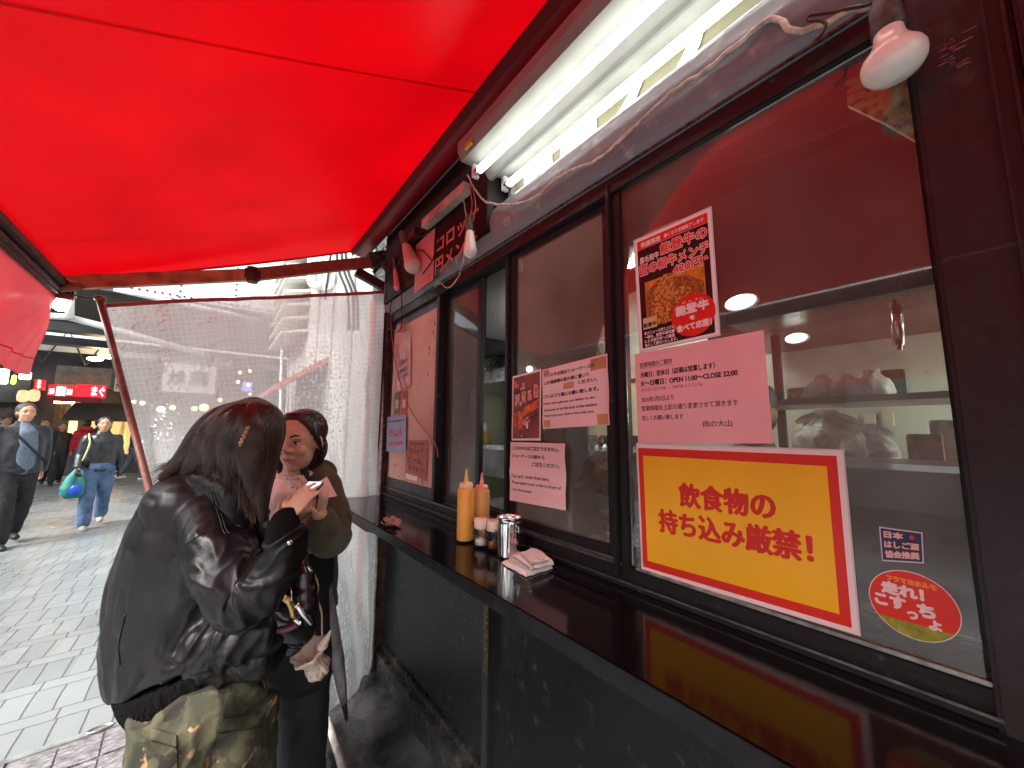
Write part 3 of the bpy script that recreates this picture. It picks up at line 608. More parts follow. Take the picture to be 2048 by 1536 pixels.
# second, unlit narrow fixture further along
fx2 = empty('narrow_fixture', (.80, 1.75, 2.5), 'narrow unlit cream fixture bar hanging beyond the lit one', 'light fixture')
a_, b_ = WX(935, 375, .80), WX(850, 450, .80)
g = MB(); bar(g, a_, b_, .022, .02); g.build('housing', M('dusty_cream_enamel', (.42, .33, .27), .45, var=.3, vs=14), fx2)
a_, b_ = WX(836, 462, .80), WX(815, 487, .80)
g = MB(); bar(g, a_, b_, .02, .02); g.build('end_piece', dark_rust, fx2)

# ------------------------------------------------------------------ cables
def cable(pts, r, m, label, X=.85, n=60, jit=0, name='cable', seed=0):
    q = crom([WX(p[0], p[1], p[2] if len(p) > 2 else X) for p in pts], n)
    if jit: q = [x+Vector((noise.noise(x*40+Vector((seed, 0, 0))), noise.noise(x*40+Vector((0, seed+7, 0))), noise.noise(x*40+Vector((3, 0, seed)))))*jit for x in q]
    g = MB(); g.tube(q, r, 8); return tag(g.build(name, m, smooth=True), label, 'cable')
cable([(935, 350), (950, 378), (975, 405), (1030, 408), (1075, 392), (1110, 360), (1150, 338), (1200, 315), (1290, 235), (1350, 180), (1400, 150)], .0045, cable_white, 'dirty white cable drooping from the lit fixture across the header beam', .828, 90, .003)
cable([(1400, 150), (1470, 95), (1530, 45), (1560, 42), (1585, 62), (1640, 52), (1700, 22), (1760, 8), (1800, -20)], .006, cable_white, 'thick cream cable looping along the header near the big bulb', .835, 90, .003)
cable([(1745, 8), (1690, 20), (1640, 28), (1622, 30), (1618, 40), (1650, 46), (1642, 70), (1628, 82), (1632, 86)], .003, dark_rust, 'hooked brown wire dangling from the header near the big bulb', .83, 60, .002)
cable([(783, 600), (782, 650), (790, 720), (805, 780), (830, 835), (858, 870), (872, 892), (876, 915)], .0028, M('orange_brown_wire', (.42, .16, .07), .5), 'thin orange wire hanging across the cream board', .88, 60)
cable([(925, 390), (933, 440), (930, 500), (920, 545), (905, 570), (892, 575), (880, 566), (868, 572)], .003, cable_white, 'thin tan wire drooping below the outlined lettering', .815, 70, .003, seed=3)
cable([(940, 372), (880, 430), (870, 480), (865, 520), (840, 500), (800, 520), (790, 560), (778, 640), (780, 658), (802, 655), (802, 560)], .0028, cable_black, 'black wire looped down the end post', .82, 90, .004, seed=5)
cable([(862, 430), (850, 470), (800, 488), (775, 545), (772, 600)], .004, dark_rust, 'brown wire bundle above the end post', .815, 60, .006, seed=8)
cable([(880, 475), (865, 520), (845, 548)], .003, cable_black, 'black wire sagging behind the round globe bulb', .82, 30, .003, seed=9)
cable([(790, 1115, .93), (779, 800, .93), (760, 700, .93)], .002, cable_black, 'thin black cord running down beside the curtain edge', .93, 30, .004, seed=11)
g = MB(); q = WX(800, 655, .85); g.box((q.x-.012, q.y-.03, q.z-.025), (q.x+.03, q.y+.03, q.z+.02), .005); tag(g.build('junction_box', M('pinkish_junction_box', (.5, .28, .24), .5)), 'small pinkish plastic junction box on the end post under the black wire loop', 'junction box')
# clutter of wire at the arm bracket
g = MB()
for k in range(9):
    pts = [WX(770+random.uniform(-25, 55), 500+random.uniform(-25, 55), .86+random.uniform(-.03, .03)) for _ in range(5)]
    g.tube(crom(pts, 30), random.uniform(.002, .004), 6)
tag(g.build('wire_tangle', dark_rust, smooth=True), 'tangle of brown wires where the awning arm meets the end post', 'wires')

# ------------------------------------------------------------------ bulbs
def bulb(tip, base, r, label, sock=M('dirty_grey_socket', (.09, .08, .07), .6, var=.4, vs=60), tint=(.80, .76, .68), refl=False, wires=None, emit=0, nm='off_bulb_glass'):
    tip, base = Vector(tip), Vector(base); ax = (tip-base); L = ax.length; ax.normalize()
    t = empty('light_bulb', base, label, 'light bulb')
    s = L
    g = MB(); g.lathe([(0, -.02), (r*.45, -.018), (r*.5, .0), (r*.52, L*.3), (r*.44, L*.32), (0, L*.32)], base, ax, 24); g.build('socket', sock, t, True)
    if refl: pf = [(r*.46, L*.3), (r*.48, L*.38), (r*.54, L*.46), (r*.72, L*.56), (r*.93, L*.65), (r*1.0, L*.71), (r*1.0, L*.76), (r*.96, L*.83), (r*.80, L*.91), (r*.5, L*.97), (0, L)]
    else:
        pf = [(r*.46, L*.3)]+[(r*(.55+.39*q**1.1), L*.3+(L-1.28*r-L*.3)*q) for q in (.15, .35, .55, .75, .9)]+[(r*math.cos(t), L-r+r*math.sin(t)) for t in [-.28+k*(.28+math.pi/2)/14 for k in range(15)]]
    g = MB(); g.lathe(pf, base, ax, 32)
    g.build('glass', M(nm, tint, .25, var=.05, coat=.15, emit=emit, sss=.2) if not emit else M('lit_bulb_glass', (1, .98, .9), emit=25, var=0), t, True)
    if wires:
        g = MB()
        for k, wv in enumerate(wires): g.tube(crom([base-ax*.015+Vector((.004*k, .004*k, 0))]+[Vector(x) for x in wv], 16), .0025, 6)
        g.build('wire', cable_red, t, True)
    return t
X_ = .82
bulb(WX(1792, 158, X_), WX(1770, 25, X_), .040, 'large off-white reflector bulb hanging at the top right by the pillar', refl=True, wires=[[WX(1765, -10, X_), WX(1760, -60, X_)], [WX(1785, -10, X_), WX(1800, -60, X_)]])
bulb(WX(941, 515, .79), WX(939, 440, .79), .0295, 'off-white bulb dangling on red wires in front of the outlined lettering', wires=[[WX(944, 410, .79), WX(940, 370, .79)], [WX(951, 415, .79), WX(945, 372, .79)]])
bulb(WX(829, 541, .79), WX(806, 470, .79), .046, 'round frosted globe bulb under the narrow fixture', tint=(.55, .45, .36), nm='globe_glass')
bulb(WX(796, 581, .82), WX(788, 520, .82), .022, 'small pinkish bulb beside the end post', tint=(.6, .28, .2), nm='pinkish_glass')
bulb(WY(121, 622, 2.9), WY(122, 590, 2.9), .03, 'lit white bulb hanging at the outer corner of the awning', emit=25)
# ================================================================== SIGNS ON THE GLASS
def sheet(name, label, cat, px, m, X=.8990, curl=.0, group=None, edge=None, nu=16, nv=16, seed=0, parent=None, thick=.0008):
    TL, TR, BR, BL = [WX(*p, X) for p in px]
    def base(a, b, k=0.):
        p = BL*(1-a)*(1-b)+BR*a*(1-b)+TR*a*b+TL*(1-a)*b
        dx = curl*(.5+.5*noise.noise(Vector((a*3+seed, b*3, 0)))+.25*noise.noise(Vector((a*8, b*9, seed)))) if curl else 0
        return Vector((X-dx-k, p.y, p.z))
    g = MB(); g.grid(lambda a, b: base(a, b), nu, nv)
    if thick and not curl: g.grid(lambda a, b: base(a, b, -thick), 1, 1)
    o = g.build(name, m, parent, curl > 0)
    if parent is None: tag(o, label, cat, group)
    return o, base
def lay(o, base, name, m, items=(), rects=(), off=.0003):
    """lettering (txt, x, y, w, h, bold) and rectangles / discs in the sheet's unit square"""
    g = MB()
    for r in rects:
        if r[0] == 'rect': _, a0, b0, a1, b1 = r; n = 8; g.grid(lambda a, b: base(a0+(a1-a0)*a, b0+(b1-b0)*b, off), n, n)
        if r[0] == 'disc':
            _, ca, cb, ra, rb = r; c = g.bm.verts.new(base(ca, cb, off)); V = [g.bm.verts.new(base(ca+ra*math.cos(t), cb+rb*math.sin(t), off)) for t in [2*math.pi*k/48 for k in range(48)]]
            for i in range(48): g.bm.faces.new((c, V[i], V[(i+1) % 48]))
        if r[0] == 'poly': V = [g.bm.verts.new(base(a, b, off)) for a, b in r[1]]; g.bm.faces.new(V)
    for it in items:
        txt, x, y, w_, h_ = it[:5]; bd = it[5] if len(it) > 5 else 0; rot = it[6] if len(it) > 6 else 0
        text_to(g, txt, lambda a, b, k=0: base(a, b, off+k*.00003), width=w_, height=h_, bold=bd, x0=x, y0=y, rot=rot)
    return g.build(name, m, o)
yellow_p = sheet_mat('bright_yellow_print', (.88, .50, .010), var=.05, bump=.06, rough=.3)
red_p = sheet_mat('sign_red_print', (.66, .025, .012), var=.05, bump=.05, rough=.3)
pinkw = sheet_mat('pinkish_white_print', (.82, .70, .70), var=.04, bump=.05)
# big yellow notice
o, b = sheet('notice_sign', 'large yellow notice with a red border and red lettering, low on the right pane', 'notice', [(1272, 886), (1688, 899), (1722, 1273), (1283, 1140)], lam_edge, nu=1, nv=1)
lay(o, b, 'white_margin', pinkw, rects=[('rect', .005, .006, .994, .99)], off=.0002)
lay(o, b, 'red_border', red_p, rects=[('rect', .013, .030, .974, .962)], off=.0004)
lay(o, b, 'yellow_field', yellow_p, rects=[('rect', .046, .085, .938, .90)], off=.0006)
lay(o, b, 'lettering', red_ink, items=[('飲食物の', .268, .545, .462, .168, .0062), ('持ち込み厳禁！', .136, .33, .725, .168, .0062)], off=.0008)
# pink hours sheet
o, b = sheet('hours_notice', 'laminated pale pink sheet with printed opening hours above the yellow notice', 'notice', [(1269, 708), (1527, 660), (1546, 887), (1276, 886)], M('pink_laminate', (.82, .43, .45), .2, var=.05, bump=.12, bs=9, coat=.4), nu=1, nv=1, X=.8992)
lay(o, b, 'lettering', ink, items=[('月曜日：定休日（店頭は営業します）', .05, .715, .62, .062, .0015), ('火～日曜日：OPEN 11:00～CLOSE 22:00', .05, .62, .77, .062, .002)])
lay(o, b, 'faded_lettering', ink_grey, items=[('営業時間のご案内', .05, .83, .29, .055, .001), ('(FOOD L.O 21:00   、DRINK L.O 21:15)', .05, .55, .52, .045), ('2026年3月5日より', .05, .445, .29, .055, .001), ('営業時間を上記の通り変更させて頂きます', .05, .345, .76, .058, .001), ('宜しくお願い致します', .05, .245, .36, .052, .001), ('肉の大山', .56, .155, .20, .062, .001)], rects=[('rect', .05, .818, .34, .822)])
# food poster
blk = sheet_mat('poster_black_print', (.02, .012, .013), var=.1, bump=.05, rough=.25)
o, b = sheet('food_poster', 'laminated black and red food poster with a fried cutlet picture high on the right pane', 'poster', [(1267, 481), (1423, 412), (1441, 671), (1279, 706)], lam_edge, nu=1, nv=1, X=.8988)
lay(o, b, 'white_margin', pinkw, rects=[('rect', .015, .012, .985, .985)], off=.0002)
lay(o, b, 'black_field', blk, rects=[('rect', .05, .03, .95, .885)], off=.0004)
lay(o, b, 'red_band', red_p, rects=[('rect', .05, .887, .95, .965)], off=.0004)
fry = M('fried_crumb_print', (.18, .05, .01), .4, c2=(.70, .30, .06), vs=160, var=0, thr=(.4, .62))
fry2 = M('dark_crumb_print', (.12, .03, .008), .4, c2=(.42, .13, .03), vs=160, thr=(.35, .65))
lay(o, b, 'picture_ground', M('orange_plate_print', (.62, .20, .02), .4, var=.3, vs=30), rects=[('rect', .13, .20, .88, .585)], off=.0006)
lay(o, b, 'picture_back', fry2, rects=[('poly', [(.13, .30), (.16, .50), (.30, .57), (.50, .56), (.70, .52), (.87, .44), (.87, .22), (.13, .22)])], off=.0008)
lay(o, b, 'picture_cutlet', fry, rects=[('poly', [(.22, .22), (.20, .34), (.27, .50), (.40, .60), (.50, .59), (.53, .50), (.50, .38), (.43, .25), (.38, .19)]), ('poly', [(.50, .42), (.60, .46), (.74, .41), (.70, .37), (.56, .30)])], off=.0010)
lay(o, b, 'red_disc', red_p, rects=[('disc', .715, .205, .255, .165)], off=.0012)
whp = M('poster_white_ink', (.8, .62, .60), .4, var=.03)
lay(o, b, 'white_lettering', whp, items=[('数量限定', .11, .90, .27, .042, .003), ('無くなり次第終了します', .43, .905, .48, .032, .002),
    ('黒毛和牛', .08, .755, .27, .058, .002), ('本メニューの売り上げの', .09, .137, .40, .028, .001), ('一部は、能登半島地震', .09, .103, .40, .028, .001), ('による被災地への義援', .09, .069, .40, .028, .001), ('金として寄付いたします。', .09, .036, .43, .028, .001),
    ('の と うし', .60, .31, .25, .014, .001), ('能登牛', .52, .225, .38, .072, .006), ('を', .68, .17, .06, .03, .003), ('食べて応援！', .52, .095, .40, .052, .004)], off=.0014)
for nm, mm, bd, of in (('title_outline', whp, .010, .0010), ('title_lettering', red_p, .0035, .0014)):
    lay(o, b, nm, mm, items=[('能登牛の', .37, .775, .56, .088, bd), ('匠の和牛メンチ', .075, .655, .87, .088, bd), ('420円', .52, .57, .34, .07, bd), ('税込', .88, .60, .05, .03, bd*.3)], off=of)
lay(o, b, 'corner_logo', M('logo_tan', (.6, .45, .25), .4), rects=[('rect', .08, .185, .27, .28)], off=.0012)
lay(o, b, 'logo_lettering', ink, items=[('能登牛', .085, .20, .18, .035, .002)], off=.0016)
# notices on the middle pane
pink2 = sheet_mat('crumpled_white_paper', (.84, .60, .60), bump=.9, bs=16, rough=.45, vs=3)
o, b = sheet('glasses_notice', 'crumpled pale pink notice about glasses and dishes taped to the middle pane', 'notice', [(1086, 740), (1216, 707), (1221, 850), (1087, 858)], pink2, X=.9035, curl=.006, seed=2)
lay(o, b, 'lettering', ink, items=[('グラスやお皿はショーケースの', .03, .85, .80, .062, .002), ('上か道路側の窓の奥に置いて', .03, .73, .72, .062, .002), ('ください。', .58, .64, .28, .055, .002), ('ゴミはゴミ箱にお願い致します。', .02, .50, .85, .062, .002),
    ('Please place glasses and dishes on the', .02, .385, .80, .045, .001), ('showcase or on the back of the window.', .03, .285, .82, .045, .001), ('Please put your trash in the trash box.', .04, .185, .76, .045, .001)], off=.0006)
for r_ in [('rect', .77, .80, .985, .97), ('rect', .02, .02, .13, .14), ('rect', .84, .01, .985, .16), ('rect', .36, .60, .52, .70), ('rect', .02, .90, .12, .98)]: lay(o, b, 'tape_patch', M('tan_tape', (.55, .30, .14), .5, var=.2), rects=[r_], off=.0003)
o, b = sheet('bottle_photo', 'reddish photo print of shelves of bottles and glasses taped beside the mullion', 'photo print', [(1026, 753), (1083, 738), (1082, 881), (1024, 881)], pinkw, X=.9035, curl=.003, seed=5)
lay(o, b, 'photo_field', M('photo_dark_red', (.10, .02, .015), .4, c2=(.32, .07, .05), vs=9, thr=(.35, .65)), rects=[('rect', .04, .03, .96, .97)], off=.0003)
for r_ in [('rect', .06, .80, .24, .92), ('rect', .06, .22, .18, .42), ('rect', .22, .17, .38, .44), ('poly', [(.38, .36), (.93, .46), (.93, .58), (.42, .48)])]: lay(o, b, 'photo_glow', M('photo_orange', (.72, .13, .035), .4, var=.4, vs=40), rects=[r_], off=.0005)
for r_ in [('rect', .10, .52, .28, .70), ('rect', .34, .55, .50, .73), ('rect', .56, .58, .70, .74), ('rect', .76, .60, .92, .80), ('disc', .48, .27, .09, .05), ('disc', .58, .30, .08, .045), ('rect', .36, .76, .46, .86)]: lay(o, b, 'photo_glass', M('photo_pink', (.68, .25, .2), .4, var=.4, vs=60), rects=[r_], off=.0006)
lay(o, b, 'photo_lines', ink, rects=[('rect', .05, .735, .95, .75), ('rect', .05, .455, .4, .465), ('poly', [(.5, .28), (.94, .36), (.94, .38), (.5, .30)])], off=.0007)
o, b = sheet('order_notice', 'pale pink notice saying no orders here, lowest on the middle pane', 'notice', [(1022, 884), (1132, 887), (1134, 1021), (1021, 1000)], pink2, X=.9035, curl=.008, seed=8)
lay(o, b, 'lettering', ink, items=[('こちらからはご注文できません。', .05, .87, .86, .065, .002), ('ショーケースの前から', .04, .735, .62, .065, .002), ('ご注文ください。', .44, .615, .47, .065, .002),
    ("You can't  order from here.", .04, .40, .70, .058, .001), ('Please place your order in front of', .05, .28, .88, .062, .001), ('the showcase', .06, .175, .36, .045, .001)], off=.0006)
# small navy sticker
navy = sheet_mat('navy_print', (.02, .025, .08), bump=.05)
o, b = sheet('navy_sticker', 'small navy sticker with cream lettering and a red star above the round one', 'sticker', [(1758, 1053), (1845, 1065), (1848, 1127), (1764, 1122)], M('pale_sticker_edge', (.6, .55, .62), .3, var=.04), nu=1, nv=1, X=.8996, thick=0)
lay(o, b, 'navy_field', navy, rects=[('rect', .03, .04, .97, .96)], off=.0002)
lay(o, b, 'lettering', M('cream_pink_ink', (.78, .48, .40), .4), items=[('日本', .11, .70, .44, .19, .012), ('はしご酒', .10, .41, .80, .20, .012), ('協会推奨', .10, .12, .80, .20, .012)], off=.0004)
lay(o, b, 'star', red_p, rects=[('poly', [(.76+(.085 if k % 2 == 0 else .038)*math.sin(k*math.pi/5), .79+(.11 if k % 2 == 0 else .05)*math.cos(k*math.pi/5)) for k in range(10)])], off=.0004)
# round sticker
c_ = WX(1831, 1216, .8994); rr = .036
def rbase(a, b, k=0.): return Vector((.8994-k, c_.y-(a-.5)*2*rr, c_.z+(b-.5)*2*rr))
corners = [WX(1742, 1140, .8994), WX(1925, 1290, .8994)]
_l, _r_, _t, _b = WX(1738, 1190, .8994), WX(1925, 1245, .8994), WX(1800, 1139, .8994), WX(1870, 1291, .8994)
rY = (_l.y-_r_.y)/2; rZ = (_t.z-_b.z)/2; cY = (_l.y+_r_.y)/2; cZ = (_t.z+_b.z)/2; rr = (rY+rZ)/2
def rbase(a, b, k=0.): return Vector((.8994-k, cY-(a-.5)*2*rr, cZ+(b-.5)*2*rr))
g = MB(); V = [g.bm.verts.new(rbase(.5+.5*math.cos(t), .5+.5*math.sin(t))) for t in [2*math.pi*k/64 for k in range(64)]]; g.bm.faces.new(V)
o = tag(g.build('round_sticker', pinkw), 'round red sticker with chunky white lettering and a green strip, bottom right of the pane', 'sticker')
lay(o, rbase, 'red_disc', red_p, rects=[('disc', .5, .5, .488, .488)], off=.0002)
seg = [(.5+.488*math.cos(t), .5+.488*math.sin(t)) for t in [math.pi*1.07+k*(math.pi*.86/30) for k in range(31)]]
lay(o, rbase, 'green_strip', M('olive_grass_print', (.30, .30, .04), .4, var=.25, vs=90), rects=[('poly', [p for p in seg if p[1] < .30]+[(.93, .27), (.7, .22), (.4, .24), (.2, .22)][:4] if False else [p for p in seg if p[1] < .27])], off=.0004)
lay(o, rbase, 'lettering', whp, items=[('走れ！', .17, .60, .46, .17, .014), ('こす', .08, .40, .34, .17, .014), ('っ', .44, .30, .10, .10, .010), ('ち', .56, .38, .17, .17, .014), ('ょ', .66, .22, .12, .13, .010)], off=.0006)
lay(o, rbase, 'orange_lettering', M('orange_print', (.85, .25, .03), .4), items=[('フラマヨホルモ', .24, .80, .54, .075, .008)], off=.0006)
# papers on the cream board
o, b = sheet('drink_sign', 'pale blue price sign with red lettering on the left cream board', 'sign', [(775, 834), (813, 829), (812, 902), (773, 903)], M('pale_blue_print', (.30, .42, .62), .4, var=.1), X=.893, curl=.004)
lay(o, b, 'red_lettering', red_p, items=[('ラムネ', .15, .42, .68, .20, .012), ('1本 250円', .16, .16, .68, .12, .008)], off=.0006)
lay(o, b, 'dark_lettering', ink, items=[('冷たい飲み物あります', .10, .82, .8, .06, .002)], off=.0006)
o, b = sheet('red_flyer', 'faded brownish red flyer pasted low on the cream board', 'flyer', [(813, 881), (856, 880), (853, 962), (811, 945)], M('faded_brick_print', (.42, .13, .10), .5, var=.2, vs=30), X=.8985, curl=.002, seed=3)
lay(o, b, 'lettering', M('dark_brick_ink', (.22, .05, .04), .5), items=[('コロッケ', .15, .62, .70, .16, .01), ('ビール', .15, .36, .6, .16, .01), ('あります', .15, .14, .7, .12, .008)], rects=[('rect', .15, .88, .85, .93)], off=.0006)
o, b = sheet('pink_leaflet', 'tall glossy pink leaflet in plastic at the top of the cream board', 'leaflet', [(792, 690), (822, 672), (822, 770), (793, 786)], M('glossy_pink_sleeve', (.60, .26, .25), .15, var=.3, vs=12, bump=.6, bs=20, coat=.6), X=.898, curl=.004, seed=6)
lay(o, b, 'lettering', ink_grey, items=[('ご案内', .2, .5, .6, .1, .004), ('お持ち帰り', .15, .35, .7, .08, .002), ('できます', .2, .22, .6, .08, .002)], off=.0006)
o, b = sheet('green_card', 'narrow grey green card beside the crimson one over the price sign', 'card', [(789, 786), (800, 783), (799, 826), (787, 829)], M('grey_green_print', (.16, .17, .12), .4), X=.898, nu=1, nv=1)
lay(o, b, 'lettering', whp, items=[('禁煙', .2, .25, .6, .4, .01)])
o, b = sheet('crimson_card', 'narrow crimson card beside the grey green one over the price sign', 'card', [(803, 784), (814, 781), (813, 826), (802, 828)], M('crimson_print', (.45, .06, .06), .4), X=.898, nu=1, nv=1)
lay(o, b, 'lettering', whp, items=[('満席', .2, .25, .6, .4, .01)])
o, b = sheet('white_strip', 'small pale strip of paper under the brick red flyer', 'paper strip', [(812, 946), (835, 950), (834, 962), (811, 957)], pinkw, X=.8978, nu=1, nv=1)

# ================================================================== THINGS ON THE COUNTER
def CZ(u, v): return WZ(u, v, ZC)
by = WX(930, 1080, .82)
cad = empty('wire_caddy', CZ(950, 1080), 'black wire condiment caddy on the counter holding sauce bottles and shakers', 'caddy')
k0, k1, k2, k3 = CZ(905, 1072), CZ(1001, 1106), CZ(1012, 1082), CZ(925, 1052)
ctr = (k0+k1+k2+k3)/4; dY = Vector((0, 1, 0)); cx0, cx1 = ctr.x-.052, ctr.x+.058; cy0, cy1 = k1.y-.005, k0.y+.02
g = MB()
for z, r in ((.006, .0016), (.035, .0012), (.07, .002)):
    g.tube([(cx0, cy0, ZC+z), (cx1, cy0, ZC+z), (cx1, cy1, ZC+z), (cx0, cy1, ZC+z), (cx0, cy0, ZC+z)], r, 6)
n_ = 12
for i in range(n_+1):
    y = cy0+(cy1-cy0)*i/n_
    for x in (cx0, cx1): g.tube([(x, y, ZC+.004), (x, y, ZC+.07)], .0011, 5)
    g.tube([(cx0, y, ZC+.005), (cx1, y, ZC+.005)], .0011, 5)
for i in range(6):
    x = cx0+(cx1-cx0)*i/5
    for y in (cy0, cy1): g.tube([(x, y, ZC+.004), (x, y, ZC+.07)], .0011, 5)
g.build('basket', cable_black, cad)
g = MB()
for y in (cy0, cy1): g.tube([(ctr.x-.012, y, ZC+.06), (ctr.x-.012, y, ZC+.10), (ctr.x, y, ZC+.108), (ctr.x+.012, y, ZC+.10), (ctr.x+.012, y, ZC+.06)], .002, 6)
g.build('handle', cable_black, cad)
def squeeze(px, h, r, cb, cc, label, tipc):
    c = CZ(*px); c.z = ZC+.007; t = empty('sauce_bottle', c, label, 'sauce bottle')
    g = MB(); g.lathe([(0, 0), (r*.93, 0), (r, .005), (r, h*.70), (r*.97, h*.715), (r*.72, h*.725), (r*.72, h*.73), (0, h*.73)], c, n=32); g.build('body', cb, t, True)
    g = MB(); g.lathe([(r*.80, h*.725), (r*.82, h*.728), (r*.82, h*.775), (r*.76, h*.78), (r*.74, h*.80), (r*.30, h*.806), (r*.29, h*.81)], c, n=32); g.build('collar', cc, t, True)
    g = MB(); g.lathe([(r*.30, h*.80), (r*.26, h*.85), (r*.10, h*.985), (r*.06, h), (0, h)], c, n=20); g.build('nozzle', tipc, t, True)
mus = M('mustard_yellow_plastic', (.80, .36, .05), .3, var=.2, vs=9, c2=(.82, .46, .12), sss=.3)
orn = M('tan_sauce_plastic', (.70, .36, .10), .3, var=.1, vs=9, c2=(.74, .44, .18), sss=.3)
squeeze((930, 1083), .255, .031, mus, M('pale_yellow_cap', (.80, .55, .30), .35), 'tall mustard yellow squeeze bottle in the wire caddy', M('pale_yellow_nozzle', (.82, .50, .16), .35))
squeeze((962, 1075), .235, .031, orn, M('pale_red_cap', (.80, .32, .24), .35), 'tall orange squeeze bottle with a pink nozzle in the wire caddy', M('pink_nozzle', (.82, .34, .24), .35))
def shaker(px, label, fill):
    c = CZ(*px); c.z = ZC+.007; r = .0265; t = empty('shaker', c, label, 'shaker', 'spice shakers in the caddy')
    g = MB(); g.lathe([(0, 0), (r*.9, 0), (r*.95, .004), (r, .03), (r*.9, .055), (r*.88, .062), (0, .062)], c, n=28); g.build('jar', clear_m, t, True)
    g = MB(); g.lathe([(0, .003), (r*.86, .003), (r*.9, .022), (0, .024)], c, n=24); g.build('spice', fill, t, True)
    g = MB(); g.lathe([(r*.98, .058), (r*1.02, .060), (r*1.02, .088), (r*.98, .091), (0, .0925)], c, n=32); g.build('lid', M('ivory_plastic_lid', (.82, .66, .52), .35, var=.04), t, True)
shaker((963, 1094), 'ivory lidded shaker with white salt at the front of the caddy', M('white_salt', (.8, .75, .7), .7))
shaker((989, 1100), 'ivory lidded shaker with red spice beside the steel canister', M('red_spice', (.35, .08, .03), .7, var=.4, vs=200))
# ribbed steel canister
c = CZ(1018, 1113); r = .038; H = .126
cn2 = empty('steel_canister', c, 'small ribbed steel bin shaped canister on the counter by the folded cloth', 'canister')
def rib(t, h): return 1+(.035*(abs(math.sin(t*11))**.6-.5) if .012 < h < H*.86 else 0)
g = MB(); n0 = 110
g.lathe([(0, .002), (r*.93, 0), (r*.99, .004), (r*.97, .010), (r*.97, .014), (r*1.0, H*.84), (r*1.03, H*.88), (r*.99, H*.90), (r*1.03, H*.93), (r*1.03, H*.95), (r*1.07, H*.975), (r*1.07, H*.99), (r*1.0, H), (r*.97, H*.96), (r*.93, H*.5), (0, H*.45)], c, n=n0, wob=rib); g.build('bin', chrome, cn2, True)
g = MB()
for s_ in (-1, 1):
    g.tube([c+Vector((0, s_*r*1.0, H*.80)), c+Vector((0, s_*r*1.28, H*.80)), c+Vector((0, s_*r*1.28, H*.68)), c+Vector((0, s_*r*1.0, H*.68))], .0018, 6)
g.build('handle', chrome, cn2)
g = MB(); g.lathe([(0, 0), (r*.8, 0), (r*.7, .003), (0, .004)], c+Vector((0, 0, H*.86)), n=20)
for k in range(7): g.tube([c+Vector((random.uniform(-.02, .02), random.uniform(-.02, .02), H*.5)), c+Vector((random.uniform(-.02, .02), random.uniform(-.02, .02), H*.93))], .003, 6)
g.build('contents', M('dark_picks', (.15, .08, .05), .5, var=.5, vs=90), cn2)
# folded towel
q0, q1, q2, q3 = CZ(1003, 1128), CZ(1052, 1155), CZ(1106, 1138), CZ(1052, 1108)
tw = M('off_white_terry_cloth', (.88, .84, .80), .9, var=.07, vs=9, bump=.9, bs=420, sheen=.4, bdist=.004)
g = MB()
def towel(layer):
    def f(a, b):
        p = q0.lerp(q1, b).lerp(q3.lerp(q2, b), a)
        ed = min(a, 1-a, b, 1-b); th = .0095*min(1, (ed/.10)**.5) if ed > 0 else 0
        z = ZC+.003+layer*.016*(1-.25*a)+th+.006*noise.noise(Vector((a*3+layer, b*3, 1)))*min(1, ed*8)+(.010*(math.sin(b*2.6+.3)) if layer else 0)
        p = p+Vector((.004*noise.noise(Vector((b*6, layer, 0))), .004*noise.noise(Vector((a*6, 4, layer))), 0))
        return Vector((p.x+layer*.004, p.y-layer*.006, max(ZC+.001, z)))
    return f
for L_, b0_, b1_, a0_, a1_ in ((0, 0, 1, 0, 1), (.9, .28, 1.0, .04, .93), (1.5, .50, .97, .10, .80)):
    f0 = towel(L_); f = lambda a, b, f0=f0, b0_=b0_, b1_=b1_, a0_=a0_, a1_=a1_: f0(a0_+(a1_-a0_)*(a+.03*math.sin(b*7+L_*5)*(1-abs(2*a-1))), b0_+(b1_-b0_)*(b+.05*math.sin(a*5+L_*3)*(1-abs(2*b-1))))
    ed_ = lambda a, b: min(1, (max(0, min(a, 1-a, b, 1-b))/.10)**.5)
    g.grid(f, 36, 36)
    g.grid(lambda a, b: (lambda p: Vector((p.x, p.y, max(ZC+.0008, p.z-.003-.010*ed_(a, b)))))(f(a, b)), 36, 36)
tag(g.build('folded_towel', tw, smooth=True), 'folded off-white hand towel lying on the black counter', 'towel')
# crumpled napkin
cc_ = CZ(782, 1052); g = MB()
for k in range(9):
    an = k*.9; r0 = random.uniform(.012, .034); h0 = random.uniform(.004, .03)
    ctr_ = cc_+Vector((math.cos(an)*r0, math.sin(an)*r0*1.2, h0))
    def f(a, b, k=k, ctr_=ctr_):
        u_, v_ = (a-.5)*2, (b-.5)*2; rr_ = 1-.3*abs(u_*v_)
        return Vector((ctr_.x+u_*.024*rr_, ctr_.y+v_*.03*rr_, max(ZC+.001, ctr_.z+.014*noise.noise(Vector((a*3.5+k*3, b*3.5, k)))+.006*u_*u_)))
    g.grid(f, 12, 12)
tag(g.build('crumpled_napkin', M('pale_pink_tissue', (.72, .50, .46), .7, var=.3, vs=40, sss=.0), smooth=True), 'crumpled pink and grey paper napkin at the far end of the counter', 'napkin')

